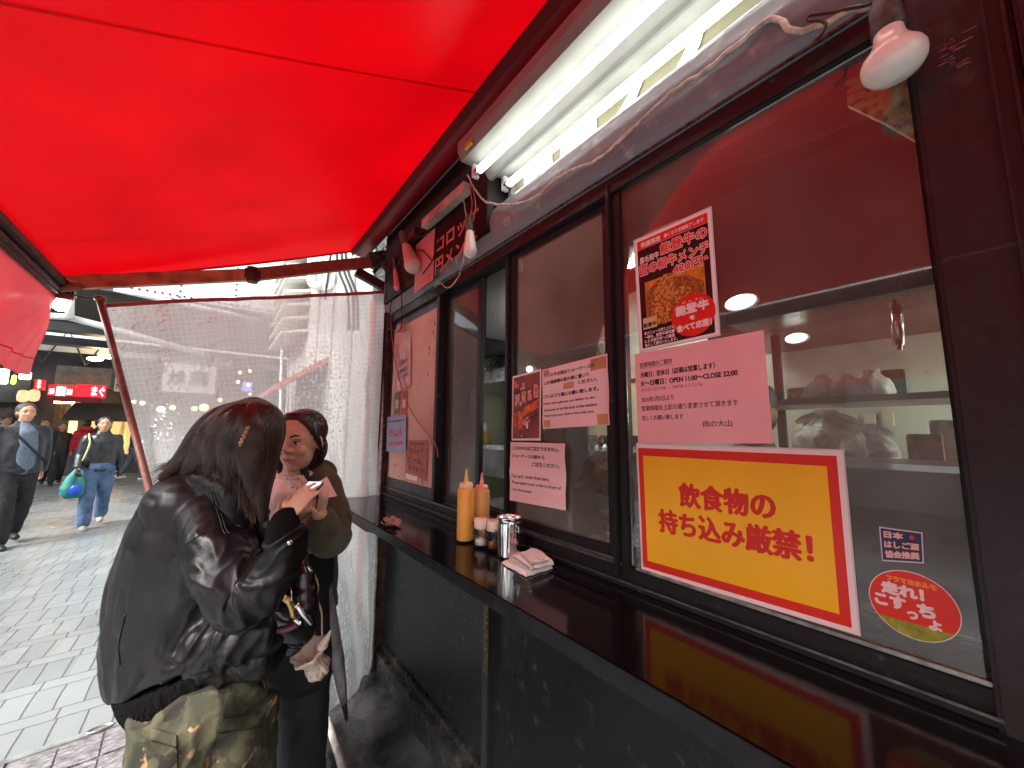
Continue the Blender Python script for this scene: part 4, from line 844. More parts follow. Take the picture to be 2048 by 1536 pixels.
# ================================================================== VINYL CURTAIN
def vinyl():
    m = bpy.data.materials.new('reinforced_clear_vinyl'); m.use_nodes = True; n = m.node_tree.nodes; l = m.node_tree.links; n.clear()
    out = n.new('ShaderNodeOutputMaterial'); uv = n.new('ShaderNodeUVMap'); sx = n.new('ShaderNodeSeparateXYZ'); l.new(uv.outputs[0], sx.inputs[0])
    def mth(op, a, b=None, c=None):
        q = n.new('ShaderNodeMath'); q.operation = op; q.use_clamp = False
        for i, z in enumerate((a, b, c)):
            if z is None: continue
            if isinstance(z, (int, float)): q.inputs[i].default_value = z
            else: l.new(z, q.inputs[i])
        return q.outputs[0]
    def line(c, wd):
        f = mth('FRACT', c); return mth('LESS_THAN', f, wd)
    ln = mth('MAXIMUM', line(sx.outputs[0], .09), line(sx.outputs[1], .10))
    tc = n.new('ShaderNodeTexCoord')
    n1 = n.new('ShaderNodeTexNoise'); n1.inputs['Scale'].default_value = 2.2; n1.inputs['Detail'].default_value = 6; l.new(tc.outputs['Object'], n1.inputs[0])
    hz = n.new('ShaderNodeMapRange'); hz.inputs[1].default_value = .3; hz.inputs[2].default_value = .75; hz.inputs[3].default_value = .68; hz.inputs[4].default_value = .92; l.new(n1.outputs[0], hz.inputs[0])
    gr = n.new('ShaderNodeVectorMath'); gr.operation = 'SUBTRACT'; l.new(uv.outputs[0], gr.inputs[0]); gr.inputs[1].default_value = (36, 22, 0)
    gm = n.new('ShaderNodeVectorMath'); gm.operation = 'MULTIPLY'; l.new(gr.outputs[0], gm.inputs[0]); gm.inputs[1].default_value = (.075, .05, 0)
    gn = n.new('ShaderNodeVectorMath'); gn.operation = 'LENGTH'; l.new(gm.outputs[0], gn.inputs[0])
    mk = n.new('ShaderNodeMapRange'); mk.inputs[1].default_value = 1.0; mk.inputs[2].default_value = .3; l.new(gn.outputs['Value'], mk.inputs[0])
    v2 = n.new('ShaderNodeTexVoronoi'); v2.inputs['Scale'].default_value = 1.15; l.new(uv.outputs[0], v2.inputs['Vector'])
    glint_cells = mth('LESS_THAN', v2.outputs['Distance'], mth('MULTIPLY', mk.outputs[0], .36))  # painted glints: opaque white cells within the masked patch of vinyl
    cr_ = n.new('ShaderNodeTexNoise'); cr_.inputs['Scale'].default_value = 7; cr_.inputs['Detail'].default_value = 6; cr_.inputs['Distortion'].default_value = 1.5; l.new(tc.outputs['Object'], cr_.inputs[0])
    cm_ = n.new('ShaderNodeMapRange'); cm_.inputs[1].default_value = .62; cm_.inputs[2].default_value = .72; cm_.inputs[4].default_value = .9; l.new(cr_.outputs[0], cm_.inputs[0])
    fac = mth('MAXIMUM', mth('MAXIMUM', mth('MULTIPLY', hz.outputs[0], mth('SUBTRACT', 1, mth('MULTIPLY', mk.outputs[0], .28))), mth('MULTIPLY', ln, .92)), mth('MAXIMUM', mth('MULTIPLY', glint_cells, .97), cm_.outputs[0]))
    tr = n.new('ShaderNodeBsdfTransparent'); tr.inputs[0].default_value = (.94, .93, .95, 1)
    df = n.new('ShaderNodeBsdfDiffuse'); df.inputs[0].default_value = (.80, .83, .82, 1); tl = n.new('ShaderNodeBsdfTranslucent'); tl.inputs[0].default_value = (.80, .84, .83, 1)
    a = n.new('ShaderNodeMixShader'); a.inputs[0].default_value = .6; l.new(df.outputs[0], a.inputs[1]); l.new(tl.outputs[0], a.inputs[2])
    b = n.new('ShaderNodeMixShader'); l.new(fac, b.inputs[0]); l.new(tr.outputs[0], b.inputs[1]); l.new(a.outputs[0], b.inputs[2])
    gl = n.new('ShaderNodeBsdfGlossy'); gl.inputs['Roughness'].default_value = .12
    vo = n.new('ShaderNodeTexVoronoi'); vo.inputs['Scale'].default_value = 1.0; l.new(uv.outputs[0], vo.inputs['Vector'])
    n2 = n.new('ShaderNodeTexNoise'); n2.inputs['Scale'].default_value = 9; n2.inputs['Detail'].default_value = 5; l.new(tc.outputs['Object'], n2.inputs[0])
    h = mth('ADD', mth('MULTIPLY', vo.outputs['Distance'], .8), mth('MULTIPLY', n2.outputs[0], 2.2))
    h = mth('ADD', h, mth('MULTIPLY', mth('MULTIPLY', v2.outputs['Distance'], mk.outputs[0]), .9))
    bp = n.new('ShaderNodeBump'); bp.inputs['Strength'].default_value = 1; bp.inputs['Distance'].default_value = .006; l.new(h, bp.inputs['Height']); l.new(bp.outputs[0], gl.inputs['Normal'])
    fr = n.new('ShaderNodeFresnel'); fr.inputs[0].default_value = 1.6; l.new(bp.outputs[0], fr.inputs['Normal'])
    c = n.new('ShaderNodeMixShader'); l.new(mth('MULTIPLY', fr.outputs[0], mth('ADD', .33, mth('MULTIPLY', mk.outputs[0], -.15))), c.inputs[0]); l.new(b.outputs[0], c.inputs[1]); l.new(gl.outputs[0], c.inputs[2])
    l.new(c.outputs[0], out.inputs[0]); return m
cur = empty('vinyl_curtain', (.5, 2.4, 0), 'clear vinyl rain curtain with a white thread grid hanging at the end of the counter', 'curtain')
TR_ = WX(772, 586, .87); TL_ = WY(207, 614, 2.8); BLc = WZ(434, 1450, .03)
topc = [TL_, TL_.lerp(TR_, .25)+Vector((0, 0, .006)), TL_.lerp(TR_, .5)-Vector((0, 0, .0)), TL_.lerp(TR_, .75), TR_]
botc = [BLc, Vector((.33, 2.24, .02)), Vector((.52, 2.18, .015)), Vector((.76, 2.34, .02)), Vector((.865, 2.46, .03))]
TT, BB = crom(topc, 121), crom(botc, 121)
def cpt(a, b):   # a: left->right, b: top->bottom
    i = min(int(a*120+1e-6), 120); p = TT[i].lerp(BB[i], b)
    amp = .028*math.sin(min(1, b*1.6)*math.pi/2)*(.2+.8*a)
    p = p+Vector((0, 1, 0))*(amp*math.sin(a*26+math.sin(b*3+1)*1.2)+.05*noise.noise(Vector((a*3, b*2.2, 4)))*math.sin(b*math.pi)+.014*noise.noise(Vector((a*14, b*7, 1))))
    if a > .93: p = p+Vector((0, -.05*(a-.93)/.07*math.sin(b*math.pi), 0))
    return p
bm = bmesh.new(); NU, NV = 120, 110
V = [[bm.verts.new(cpt(i/NU, j/NV)) for j in range(NV+1)] for i in range(NU+1)]; uvl = bm.loops.layers.uv.new('UVMap')
for i in range(NU):
    for j in range(NV):
        f = bm.faces.new((V[i][j], V[i+1][j], V[i+1][j+1], V[i][j+1]))
        for lp, (a, b) in zip(f.loops, ((i, j), (i+1, j), (i+1, j+1), (i, j+1))): lp[uvl].uv = (a/NU*54, b/NV*76)
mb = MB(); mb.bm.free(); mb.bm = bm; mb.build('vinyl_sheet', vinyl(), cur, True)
g = MB(); g.tube([cpt(i/60, .0)+Vector((0, -.002, .006)) for i in range(61)], .011, 8, flat=.5); g.build('top_hem', M('brick_red_webbing', (.32, .05, .05), .6, var=.2, vs=60), cur, True)
g = MB(); g.tube([cpt(1, i/60)+Vector((0, -.004, 0)) for i in range(61)], .009, 6); g.build('side_hem', M('cloudy_vinyl_hem', (.5, .5, .46), .3, var=.3, vs=30), cur, True)
pol = empty('curtain_pole', WZ(434, 1450, 0), 'slanting brick red pole holding the free edge of the vinyl curtain', 'pole')
g = MB(); g.tube([TL_+Vector((-.012, -.02, .03)), BLc+Vector((-.012, -.02, -.02))], .0155, 14); g.build('shaft', M('brick_red_paint', (.22, .085, .065), .5, var=.35, vs=12, bump=.2, bs=60, rvar=.1), pol, True)
g = MB(); g.ell(TL_+Vector((-.012, -.02, .035)), (.024, .024, .018)); g.build('pole_cap', rust_m, pol, True)
g = MB(); g.tube(crom([TL_+Vector((-.012, -.02, .04)), TL_.lerp(e2, .5)+Vector((0, 0, -.01)), e2+Vector((-.02, 0, -.04))], 20), .0035, 6); tag(g.build('tie_rope', cable_black, smooth=True), 'short dark rope tying the curtain pole to the awning corner', 'rope')
# ================================================================== BACKGROUND
def ybox(mb, u0, v0, u1, v1, Y, th=.2, bev=0):
    a, b = WY(u0, v1, Y), WY(u1, v0, Y); mb.box((a.x, Y, a.z), (b.x, Y+th, b.z), bev); return mb
def ypt(u, v, Y, dy=0): p = WY(u, v, Y); return Vector((p.x, Y+dy, p.z))
white_steel = M('pale_grey_girder_paint', (.78, .82, .82), .5, var=.12, vs=2, bump=.1, bs=20)
dark_steel = M('dark_grey_girder_paint', (.07, .075, .078), .5, var=.3, vs=3)
white_pipe = M('white_pvc_pipe', (.66, .68, .66), .35, var=.12, vs=6)
# railway viaduct overhead
via = empty('railway_viaduct', (0, 11, 4), 'pale riveted steel railway girder bridge crossing above the street', 'railway bridge')
YB = 10.
g = MB(); a_, b_ = WY(215, 640, YB), WY(1250, 380, YB)
lo = WY(300, 592, YB).z
g.box((-2.6, YB, lo), (5, YB+.15, lo+3.5)); g.build('girder_plate', white_steel, via)
g = MB()
for k in range(9):
    x = -2.5+k*.9
    for j in range(22): g.ell((x, YB-.01, lo+.08+j*.12), (.022, .02, .022), seg=6)
for j in range(70): g.ell((-2.5+j*.11, YB-.01, lo+.10), (.022, .02, .022), seg=6)
o = g.build('rivets', dark_steel, via); tag(o, kind='stuff')
g = MB(); g.box((-3, YB-.12, lo-.06), (5, YB+.3, lo-.002)); g.build('bottom_flange', dark_steel, via)
g = MB(); g.box((-9, YB+.3, lo+.5), (6, 17.5, lo+.7)); g.build('deck', M('dark_bridge_deck', (.08, .085, .09), .7), via)
for k, (v0, v1, Y) in enumerate(((648, 664, 11.5), (676, 690, 12.6))):
    g = MB(); z0, z1 = WY(160, v1, Y).z, WY(160, v0, Y).z; g.box((-9, Y, z0), (6, Y+.14, z1)); g.box((-9, Y-.1, z0-.03), (6, Y+.24, z0-.001)); g.build('cross_girder', dark_steel, via)
g = MB(); Y = 13.6; z0, z1 = WY(160, 706, Y).z, WY(160, 688, Y).z; g.box((-9, Y, z0), (6, Y+.1, z1)); g.build('lattice_girder', white_steel, via)
g = MB()
for k in range(14): x = -6+k*.7; g.tube([(x, Y-.02, z0-.3), (x+.35, Y-.02, z1+.3), (x+.7, Y-.02, z0-.3)], .02, 5)
g.build('lattice_bars', dark_steel, via)
for k in range(2):
    g = MB(); x = -5.6+k*9.4; g.box((x-.25, 14.2, 0), (x+.25, 14.7, lo+.5), .03); g.build('column', M('grey_column_paint', (.3, .31, .3), .6), via)
# pipes under the bridge
g = MB(); g.tube([WY(100, 632, 9.5), WY(135, 634, 9.5), WY(215, 655, 9.5), WY(420, 712, 9.5)], .055, 12); tag(g.build('overhead_pipe', white_pipe, smooth=True), 'white pipe running under the bridge beside the awning corner', 'pipe')
g = MB(); g.tube([WY(228, 578, 9.2), WY(290, 592, 9.2), WY(385, 612, 9.2), WY(520, 640, 9.2)], .045, 12); tag(g.build('overhead_pipe', white_pipe, smooth=True), 'white pipe along the underside of the riveted girder', 'pipe')
g = MB(); g.tube([WY(140, 592, 9.4), WY(139, 638, 9.4)], .055, 12); g.tube([WY(128, 590, 9.4), WY(152, 591, 9.4)], .05, 12); tag(g.build('pipe_stub', white_pipe, smooth=True), 'short upright white pipe end behind the lit bulb', 'pipe')
# neighbour building with pipes
nb = empty('neighbour_building', (1.6, 5.5, 0), 'white panelled building with pipes and a small red awning beyond the curtain', 'building')
pw = M('white_cladding_panel', (.46, .46, .43), .45, var=.1, vs=1.5, bump=.05, bs=8)
g = MB(); g.box((1.12, 3.3, 0), (4, 8.6, 6.5)); g.build('wall', pw, nb)
g = MB()
for y in (4.2, 5.1, 6.0, 6.9, 7.8): g.box((1.10, y, .2), (1.119, y+.05, 6.4))
g.build('panel_rib', M('grey_panel_rib', (.36, .35, .33), .5), nb)
g = MB()
for k in range(7): g.prism([(1.11, 3.0+k*.22), (.75, 2.92+k*.22), (.75, 2.96+k*.22), (1.11, 3.05+k*.22)], 6.8, 8.5, yfr)
g.build('louvre', M('pale_louvre', (.6, .6, .56), .5), nb)
g = MB(); a_ = WX(640, 500, 1.05); 
def pipe(pts, r, m, nm='wall_pipe'):
    g = MB(); g.tube(crom(pts, 30), r, 10); g.build(nm, m, nb, True)
X2 = 1.02
pipe([WX(622, 500, X2), WX(620, 545, X2), WX(622, 568, X2), WX(640, 572, X2), WX(652, 562, X2)], .045, white_pipe)
pipe([WX(650, 575, X2), WX(655, 560, X2), WX(662, 530, X2)], .03, white_pipe)
pipe([WX(572, 470, 1.05), WX(566, 620, 1.05), WX(560, 860, 1.05)], .03, white_pipe)
pipe([WX(585, 470, 1.05), WX(580, 620, 1.05), WX(574, 860, 1.05)], .022, M('grey_conduit', (.3, .3, .29), .5))
for k, (u, v) in enumerate(((690, 520), (700, 545), (708, 510))):
    pipe([WX(u-20, 480, .98), WX(u-12, 540, .98), WX(u+5, 590, .98), WX(u+8, 660, .98)], .014, cable_black, 'wall_cable')
g = MB(); bar(g, WX(662, 505, .99), WX(650, 600, .99), .012, .01); g.build('cable_tray', M('dark_tray', (.04, .04, .045), .5), nb)
g = MB(); q0_, q1_ = WX(648, 640, 1.1), WX(560, 800, 1.1)
g.prism([(1.11, 2.35), (.55, 1.95), (.55, 1.88), (1.11, 2.28)], 5.2, 7.6, yfr); g.build('side_awning', M('soft_red_canvas', (.50, .10, .08), .6), nb)
g = MB(); g.tube([(1.05, 2.9, 0), (1.05, 2.9, 2.6)], .05, 14); g.tube([(1.05, 2.9, 1.8), (.98, 2.86, 2.1), (1.04, 2.9, 2.3)], .07, 14)
tag(g.build('grey_downpipe', M('grey_bundled_pipe', (.32, .31, .36), .45, var=.3, vs=7), smooth=True), 'grey lagged downpipe standing behind the curtain by the end post', 'pipe')
g = MB(); g.tube([(1.0, 3.15, 0), (1.0, 3.15, 2.5)], .035, 14); tag(g.build('red_standpipe', M('dull_red_pipe', (.38, .10, .10), .45)), 'dull red standpipe behind the curtain beside the grey downpipe', 'pipe')

# row of eateries across the street
YS = 17.
row = empty('eatery_building', (0, YS, 0), 'row of small lit eateries under the bridge with red name boards', 'building')
fac = M('dark_purple_grey_facade', (.075, .065, .075), .6, var=.4, vs=1.2)
g = MB(); g.box((-9, YS+.6, 0), (6.5, YS+3, 4.2)); g.build('wall', fac, row)
g = MB(); ybox(g, 108, 738, 225, 768, YS-.3, .9); g.build('upper_panel', M('sage_grey_panel', (.25, .27, .24), .5, var=.2), row)
g = MB(); ybox(g, -120, 762, 62, 800, YS-.2, .6); g.build('awning_board', M('charcoal_canopy', (.05, .05, .05), .5), row)
warm = M('warm_lit_interior', (1, .62, .22), emit=1.0, var=.5, vs=2.5)
for (u0, v0, u1, v1, m_, nm) in ((96, 802, 128, 905, M('dim_doorway', (.10, .06, .03), .5, var=.5), 'doorway'), (130, 802, 160, 900, warm, 'lit_doorway'), (-60, 815, 30, 915, M('dim_shopfront', (.12, .10, .09), .4, var=.6, vs=3), 'shopfront')):
    g = MB(); ybox(g, u0, v0, u1, v1, YS+.4, .1); g.build(nm, m_, row)
# warm plastic sheet front
pl = empty('lit_plastic_front', WY(215, 910, YS-.4), 'warm yellow lit plastic sheet shopfront behind the woman with the bag', 'plastic sheet')
wp = bpy.data.materials.new('warm_backlit_plastic'); wp.use_nodes = True; nn = wp.node_tree.nodes; b_ = nn['Principled BSDF']
tcx = nn.new('ShaderNodeTexCoord'); mpx = nn.new('ShaderNodeMapping'); mpx.inputs['Scale'].default_value = (3.5, 3.5, .7); nzx = nn.new('ShaderNodeTexNoise'); nzx.inputs['Scale'].default_value = 1.6; nzx.inputs['Detail'].default_value = 5
crx = nn.new('ShaderNodeValToRGB'); crx.color_ramp.elements[0].position = .3; crx.color_ramp.elements[1].position = .72; crx.color_ramp.elements[0].color = (.14, .08, .03, 1); crx.color_ramp.elements[1].color = (.62, .42, .16, 1)
for x_, y_ in ((tcx.outputs['Object'], mpx.inputs[0]), (mpx.outputs[0], nzx.inputs[0]), (nzx.outputs[0], crx.inputs[0]), (crx.outputs[0], b_.inputs['Emission Color']), (crx.outputs[0], b_.inputs['Base Color'])): wp.node_tree.links.new(x_, y_)
b_.inputs['Emission Strength'].default_value = .75; b_.inputs['Roughness'].default_value = .2
a0, a1 = WY(160, 910, YS-.4), WY(285, 812, YS-.4)
g = MB(); g.grid(lambda a, b: Vector((a0.x+(a1.x-a0.x)*a, YS-.4+.08*math.sin(a*28+math.sin(b*4)), a0.z+(a1.z-a0.z)*b)), 60, 14); g.build('sheet', wp, pl, True)
g = MB(); g.prism([(YS-.5, WY(0, 812, YS).z), (YS-1.6, WY(0, 823, YS).z-.25), (YS-1.6, WY(0, 823, YS).z-.20), (YS-.5, WY(0, 808, YS).z+.1)], WY(160, 800, YS).x, WY(420, 800, YS).x, lambda t, a, b: Vector((t, a, b)))
tag(g.build('grey_canopy', M('dark_grey_canvas', (.055, .052, .05), .7)), 'dark grey canvas canopy over the warm plastic shopfront', 'canopy')
def glowm(nm, c, e): return M(nm, c, emit=e, var=.05)
gl_w = glowm('warm_bulb_glow', (1, .72, .35), 14)
# name boards
def board(name, label, u0, v0, u1, v1, m_, texts, tm, Y=YS-.8, cat='sign', group=None, tilt=0, parent_label=None):
    t = empty(name, WY((u0+u1)/2, v1, Y), label, cat, group)
    g = MB(); ybox(g, u0, v0, u1, v1, Y, .15, .01); g.build('board', m_, t)
    a, b = WY(u0, v1, Y), WY(u1, v0, Y); W2, H2 = b.x-a.x, b.z-a.z; g = MB()
    for (tx, x, y, w_, h_) in texts: text_to(g, tx, lambda p, q, k=0: Vector((a.x+p*W2, Y-.006-k*.0004, a.z+q*H2)), width=w_, height=h_, bold=.016, x0=x, y0=y)
    g.build('lettering', tm, t); return t
wl = glowm('white_sign_letters', (.9, .88, .85), .5); rs = M('backlit_red_board', (.62, .02, .03), .4, emit=.35, var=.08)
board('shop_sign', 'red name board with three groups of white characters on the eatery row', 93, 771, 148, 794, rs, [('立呑', .06, .25, .2, .45), ('鶏料理', .34, .12, .36, .75), ('居酒', .76, .25, .2, .45)], wl)
board('shop_sign', 'brighter red name board with large white kana beside the dark canopy', 149, 771, 212, 794, M('backlit_bright_red_board', (.75, .015, .03), .4, emit=.5, var=.05), [('まぐ', .54, .14, .44, .72)], wl, Y=YS-.82)
board('shop_sign', 'small square red sign with white characters left of the name boards', 66, 759, 90, 779, rs, [('魚', .3, .52, .4, .42), ('や', .3, .06, .4, .42)], wl, Y=YS-1.2)
board('shop_sign', 'upright beige sign with dark characters seen at the pole', 227, 744, 246, 782, M('beige_board', (.55, .50, .36), .5, emit=.1), [('串', .2, .55, .6, .35), ('天', .2, .12, .6, .35)], ink, Y=YS-1.3)
g = MB(); ybox(g, 92, 795, 198, 801, YS-1.0, .3); tag(g.build('red_pelmet', M('dark_red_pelmet', (.30, .02, .03), .5)), 'dark red pelmet under the two red name boards', 'pelmet')
board('white_banner', 'white banner with grey brush drawing seen through the vinyl curtain', 322, 733, 434, 782, M('lit_white_banner', (.7, .72, .68), .5, emit=.35), [('大衆', .10, .25, .3, .5), ('酒場', .5, .25, .35, .5)], ink_grey, Y=YS-1.5, cat='banner')
# lanterns
for k, (u, v) in enumerate(((46, 792), (68, 791))):
    c = WY(u, v, YS-1.8); g = MB(); g.lathe([(.04, -.15), (.09, -.12), (.105, 0), (.09, .12), (.04, .15)], c, n=20, wob=lambda t, h: 1+.02*math.sin(h*90))
    tag(g.build('paper_lantern', glowm('cream_lantern_glow', (1, .66, .34), .30), smooth=True), ('cream paper lantern glowing above the crowd, left one', 'cream paper lantern glowing above the crowd, right one')[k], 'lantern', 'cream paper lanterns')
# neon / lit boards at far left
for k, (u0, v0, u1, v1, c, e) in enumerate(((-30, 738, 18, 766, (.75, .85, .9), 1.2), (20, 750, 32, 768, (.75, .9, .1), 1.2), (36, 744, 62, 758, (.8, .9, .85), 1.6), (-60, 770, -5, 800, (.55, .6, .6), .8))):
    g = MB(); ybox(g, u0, v0, u1, v1, YS-.6+.02*k, .1, .02)
    tag(g.build('lit_sign', glowm('sign_glow_'+'abcd'[k], c, e)), ('pale lit signboard at the left edge under the red flap', 'small lime green lit sign under the red flap', 'small white lit sign under the red flap edge', 'lit grey menu board behind the man on the left')[k], 'lit sign')
# warm lamps, street
spots = [(322, 818, 9, (.8, .95, 1)), (345, 815, 7, (1, .65, .25)), (389, 817, 7, (1, .62, .22)), (408, 815, 11, (1, .75, .4)), (480, 745, 5, (1, .55, .12)), (500, 742, 5, (1, .55, .12)), (476, 764, 5, (1, .5, .1)), (497, 770, 5, (1, .55, .12)), (500, 788, 4, (1, .55, .12)), (440, 800, 6, (1, .6, .25)), (520, 815, 7, (1, .7, .35)), (372, 840, 5, (1, .5, .3)), (285, 806, 6, (1, .7, .3)), (268, 803, 5, (1, .7, .3))]
for k, (u, v, r, c) in enumerate(spots):
    cc = WY(u, v, YS-1.3); g = MB(); g.ell(cc, (r*.011,)*3, seg=12)
    tag(g.build('hanging_lamp', glowm('lamp_glow_%s' % ('cool' if c[0] < .9 else 'warm'), c, 3.5), smooth=True), 'glowing street lamp seen through or beside the vinyl curtain', 'lamp', 'glowing lamps outside the eateries')
for k in range(7):
    cc = WY(112+k*5.5, 804, YS-.2); g = MB(); g.ell(cc, (.045,)*3, seg=8); tag(g.build('string_bulb', gl_w, smooth=True), 'small warm bulb in the row over the doorway under the name boards', 'bulb', 'bulbs over the doorway')
for k, (u, v) in enumerate(((190, 718), (213, 713))):
    cc = WY(u, v, 13.); g = MB(); g.ell(cc, (.14, .05, .05), seg=12); tag(g.build('bridge_lamp', gl_w, smooth=True), ('lit lamp under the bridge, nearer the awning flap', 'lit lamp under the bridge, nearer the pole')[k], 'lamp')
g = MB(); ybox(g, 484, 764, 505, 782, YS-1.2, .1); tag(g.build('blue_sign', glowm('blue_glow', (.25, .35, .9), .8)), 'small blue lit sign glowing through the curtain', 'lit sign')
# opposite side of the street (seen in the window reflections)
op = empty('opposite_building', (-9, 2, 0), 'grey building across the street reflected in the panes', 'building')
g = MB(); g.box((-14, -12, 0), (-8.5, 14, 3.2)); g.build('wall', M('pale_rendered_wall', (.58, .57, .54), .6, var=.3, vs=.8), op)
for k in range(6):
    g = MB(); y = -10+k*4; g.box((-8.49, y, 1.0), (-8.44, y+2.4, 2.6)); g.build('window', M('dim_window', (.10, .09, .08), .15, var=.4), op)
g = MB(); g.box((-8.49, -11, 2.7), (-8.1, 13, 3.15)); g.build('sign_band', M('brown_sign_band', (.18, .10, .08), .5, var=.4, vs=.7), op)
# ================================================================== PEOPLE
skin = M('skin', (.52, .27, .16), .5, var=.07, vs=20, bump=.05, bs=200, sss=.15)
skin_f = M('fair_skin', (.60, .35, .24), .48, var=.06, vs=20, bump=.04, bs=200, sss=.15)
hair_b = M('black_hair', (.014, .010, .009), .38, var=.4, vs=30, bump=.3, bs=160)
def frame(f, up):
    f = Vector(f).normalized(); u = Vector(up); u = (u-f*u.dot(f)).normalized(); s_ = f.cross(u).normalized(); return f, u, s_
def head_prims(g, c, f, up, s=1.0):
    f, u, sd = frame(f, up); c = Vector(c)
    g.ell(c+u*.02*s, (.076*s, .094*s, .098*s), ax=(sd, f, u))
    g.ell(c+f*.028*s-u*.045*s, (.060*s, .062*s, .072*s), ax=(sd, f, u))
    g.ell(c+f*.058*s-u*.095*s, (.028*s, .026*s, .022*s), ax=(sd, f, u))       # chin
    g.tube([c+f*.088*s+u*.018*s, c+f*.104*s-u*.022*s, c+f*.096*s-u*.030*s], [.008*s, .0125*s, .011*s], 10, hemi=True)
    for q in (-1, 1):
        g.ell(c+sd*q*.014*s+f*.094*s-u*.028*s, (.009*s, .01*s, .008*s), ax=(sd, f, u), seg=10)
        g.ell(c+sd*q*.078*s-f*.004*s-u*.012*s, (.008*s, .019*s, .031*s), ax=(sd, f, u), seg=12)
        g.ell(c+sd*q*.036*s+f*.066*s-u*.030*s, (.024*s, .022*s, .024*s), ax=(sd, f, u), seg=14)
        g.ell(c+sd*q*.030*s+f*.080*s+u*.022*s, (.024*s, .014*s, .009*s), ax=(sd, f, u), seg=12)
    g.ell(c+f*.088*s-u*.058*s, (.022*s, .012*s, .008*s), ax=(sd, f, u), seg=12)
    return f, u, sd
def face_parts(par, c, f, up, s, lip=M('lip', (.46, .19, .15), .5), brow=M('eyebrow', (.03, .02, .016), .7)):
    f, u, sd = frame(f, up); c = Vector(c)
    for q in (-1, 1):
        e = c+sd*q*.031*s+f*.0795*s+u*.002*s
        g = MB(); g.ell(e, (.0135*s, .009*s, .0062*s), ax=(sd, f, u), seg=14); ey = g.build('eye', M('eye_white', (.72, .68, .64), .2), par, True)
        g = MB(); g.ell(e+f*.0058*s, (.0058*s, .004*s, .0058*s), ax=(sd, f, u), seg=12); g.build('iris', M('dark_iris', (.02, .012, .01), .1), ey, True)
        g = MB(); g.tube([c+sd*q*.014*s+f*.092*s+u*.026*s, c+sd*q*.030*s+f*.090*s+u*.033*s, c+sd*q*.047*s+f*.078*s+u*.028*s], [.0032*s, .0038*s, .002*s], 8, hemi=True); g.build('eyebrow', brow, par, True)
        g = MB(); g.tube([c+sd*q*.016*s+f*.087*s+u*.006*s, c+sd*q*.031*s+f*.0895*s+u*.0085*s, c+sd*q*.046*s+f*.079*s+u*.005*s], .0016*s, 6); g.build('eyelid', brow, par, True)
    g = MB(); g.ell(c+f*.096*s-u*.056*s, (.019*s, .007*s, .0045*s), ax=(sd, f, u), seg=14); g.ell(c+f*.095*s-u*.063*s, (.016*s, .008*s, .005*s), ax=(sd, f, u), seg=14); g.build('lips', lip, par, True)
def hand_prims(g, w_, d, n, s=1., curl=.5, thumb=1, spread=.25, curls=None):
    """w_ wrist, d finger direction, n palm normal (towards the palm side), thumb=+1/-1 picks its side"""
    d = Vector(d).normalized(); n = Vector(n); n = (n-d*n.dot(d)).normalized(); sd = d.cross(n)*thumb
    w_ = Vector(w_)
    g.tube([w_, w_+d*.03*s, w_+d*.06*s, w_+d*.088*s], [.026*s, .034*s, .040*s, .037*s], 16, side=sd, flat=.42, hemi=True)
    ln = (.074, .082, .076, .060); cs = curls or (curl,)*4
    for i in range(4):
        o = .031-.0207*i; base = w_+d*(.086-.004*abs(i-1.3))*s+sd*o*s; a = 0; dd = (d+sd*(o*spread*14)*.35).normalized(); pts = [base-d*.012*s, base]; L = ln[i]*s
        for fr_, k in ((.45, .5), (.30, 1.0), (.25, .8)):
            a += cs[i]*k; v = dd*math.cos(a)+n*math.sin(a); pts.append(pts[-1]+v*L*fr_)
        g.tube(pts, [.0084*s, .0080*s, .0076*s, .0070*s, .0060*s], 10, hemi=True)
    b = w_+d*.022*s+sd*.026*s; v = (d*.6+sd*.75+n*.25).normalized(); v2 = (d*.85+sd*.35+n*.45).normalized()
    g.tube([b-v*.01*s, b, b+v*.036*s, b+v*.036*s+v2*.028*s, b+v*.036*s+v2*.048*s], [.013*s, .0145*s, .0115*s, .0098*s, .0082*s], 10, hemi=True)
def rot2(a): c_, s_ = math.cos(a), math.sin(a); return lambda x, y: (x*c_-y*s_, x*s_+y*c_)
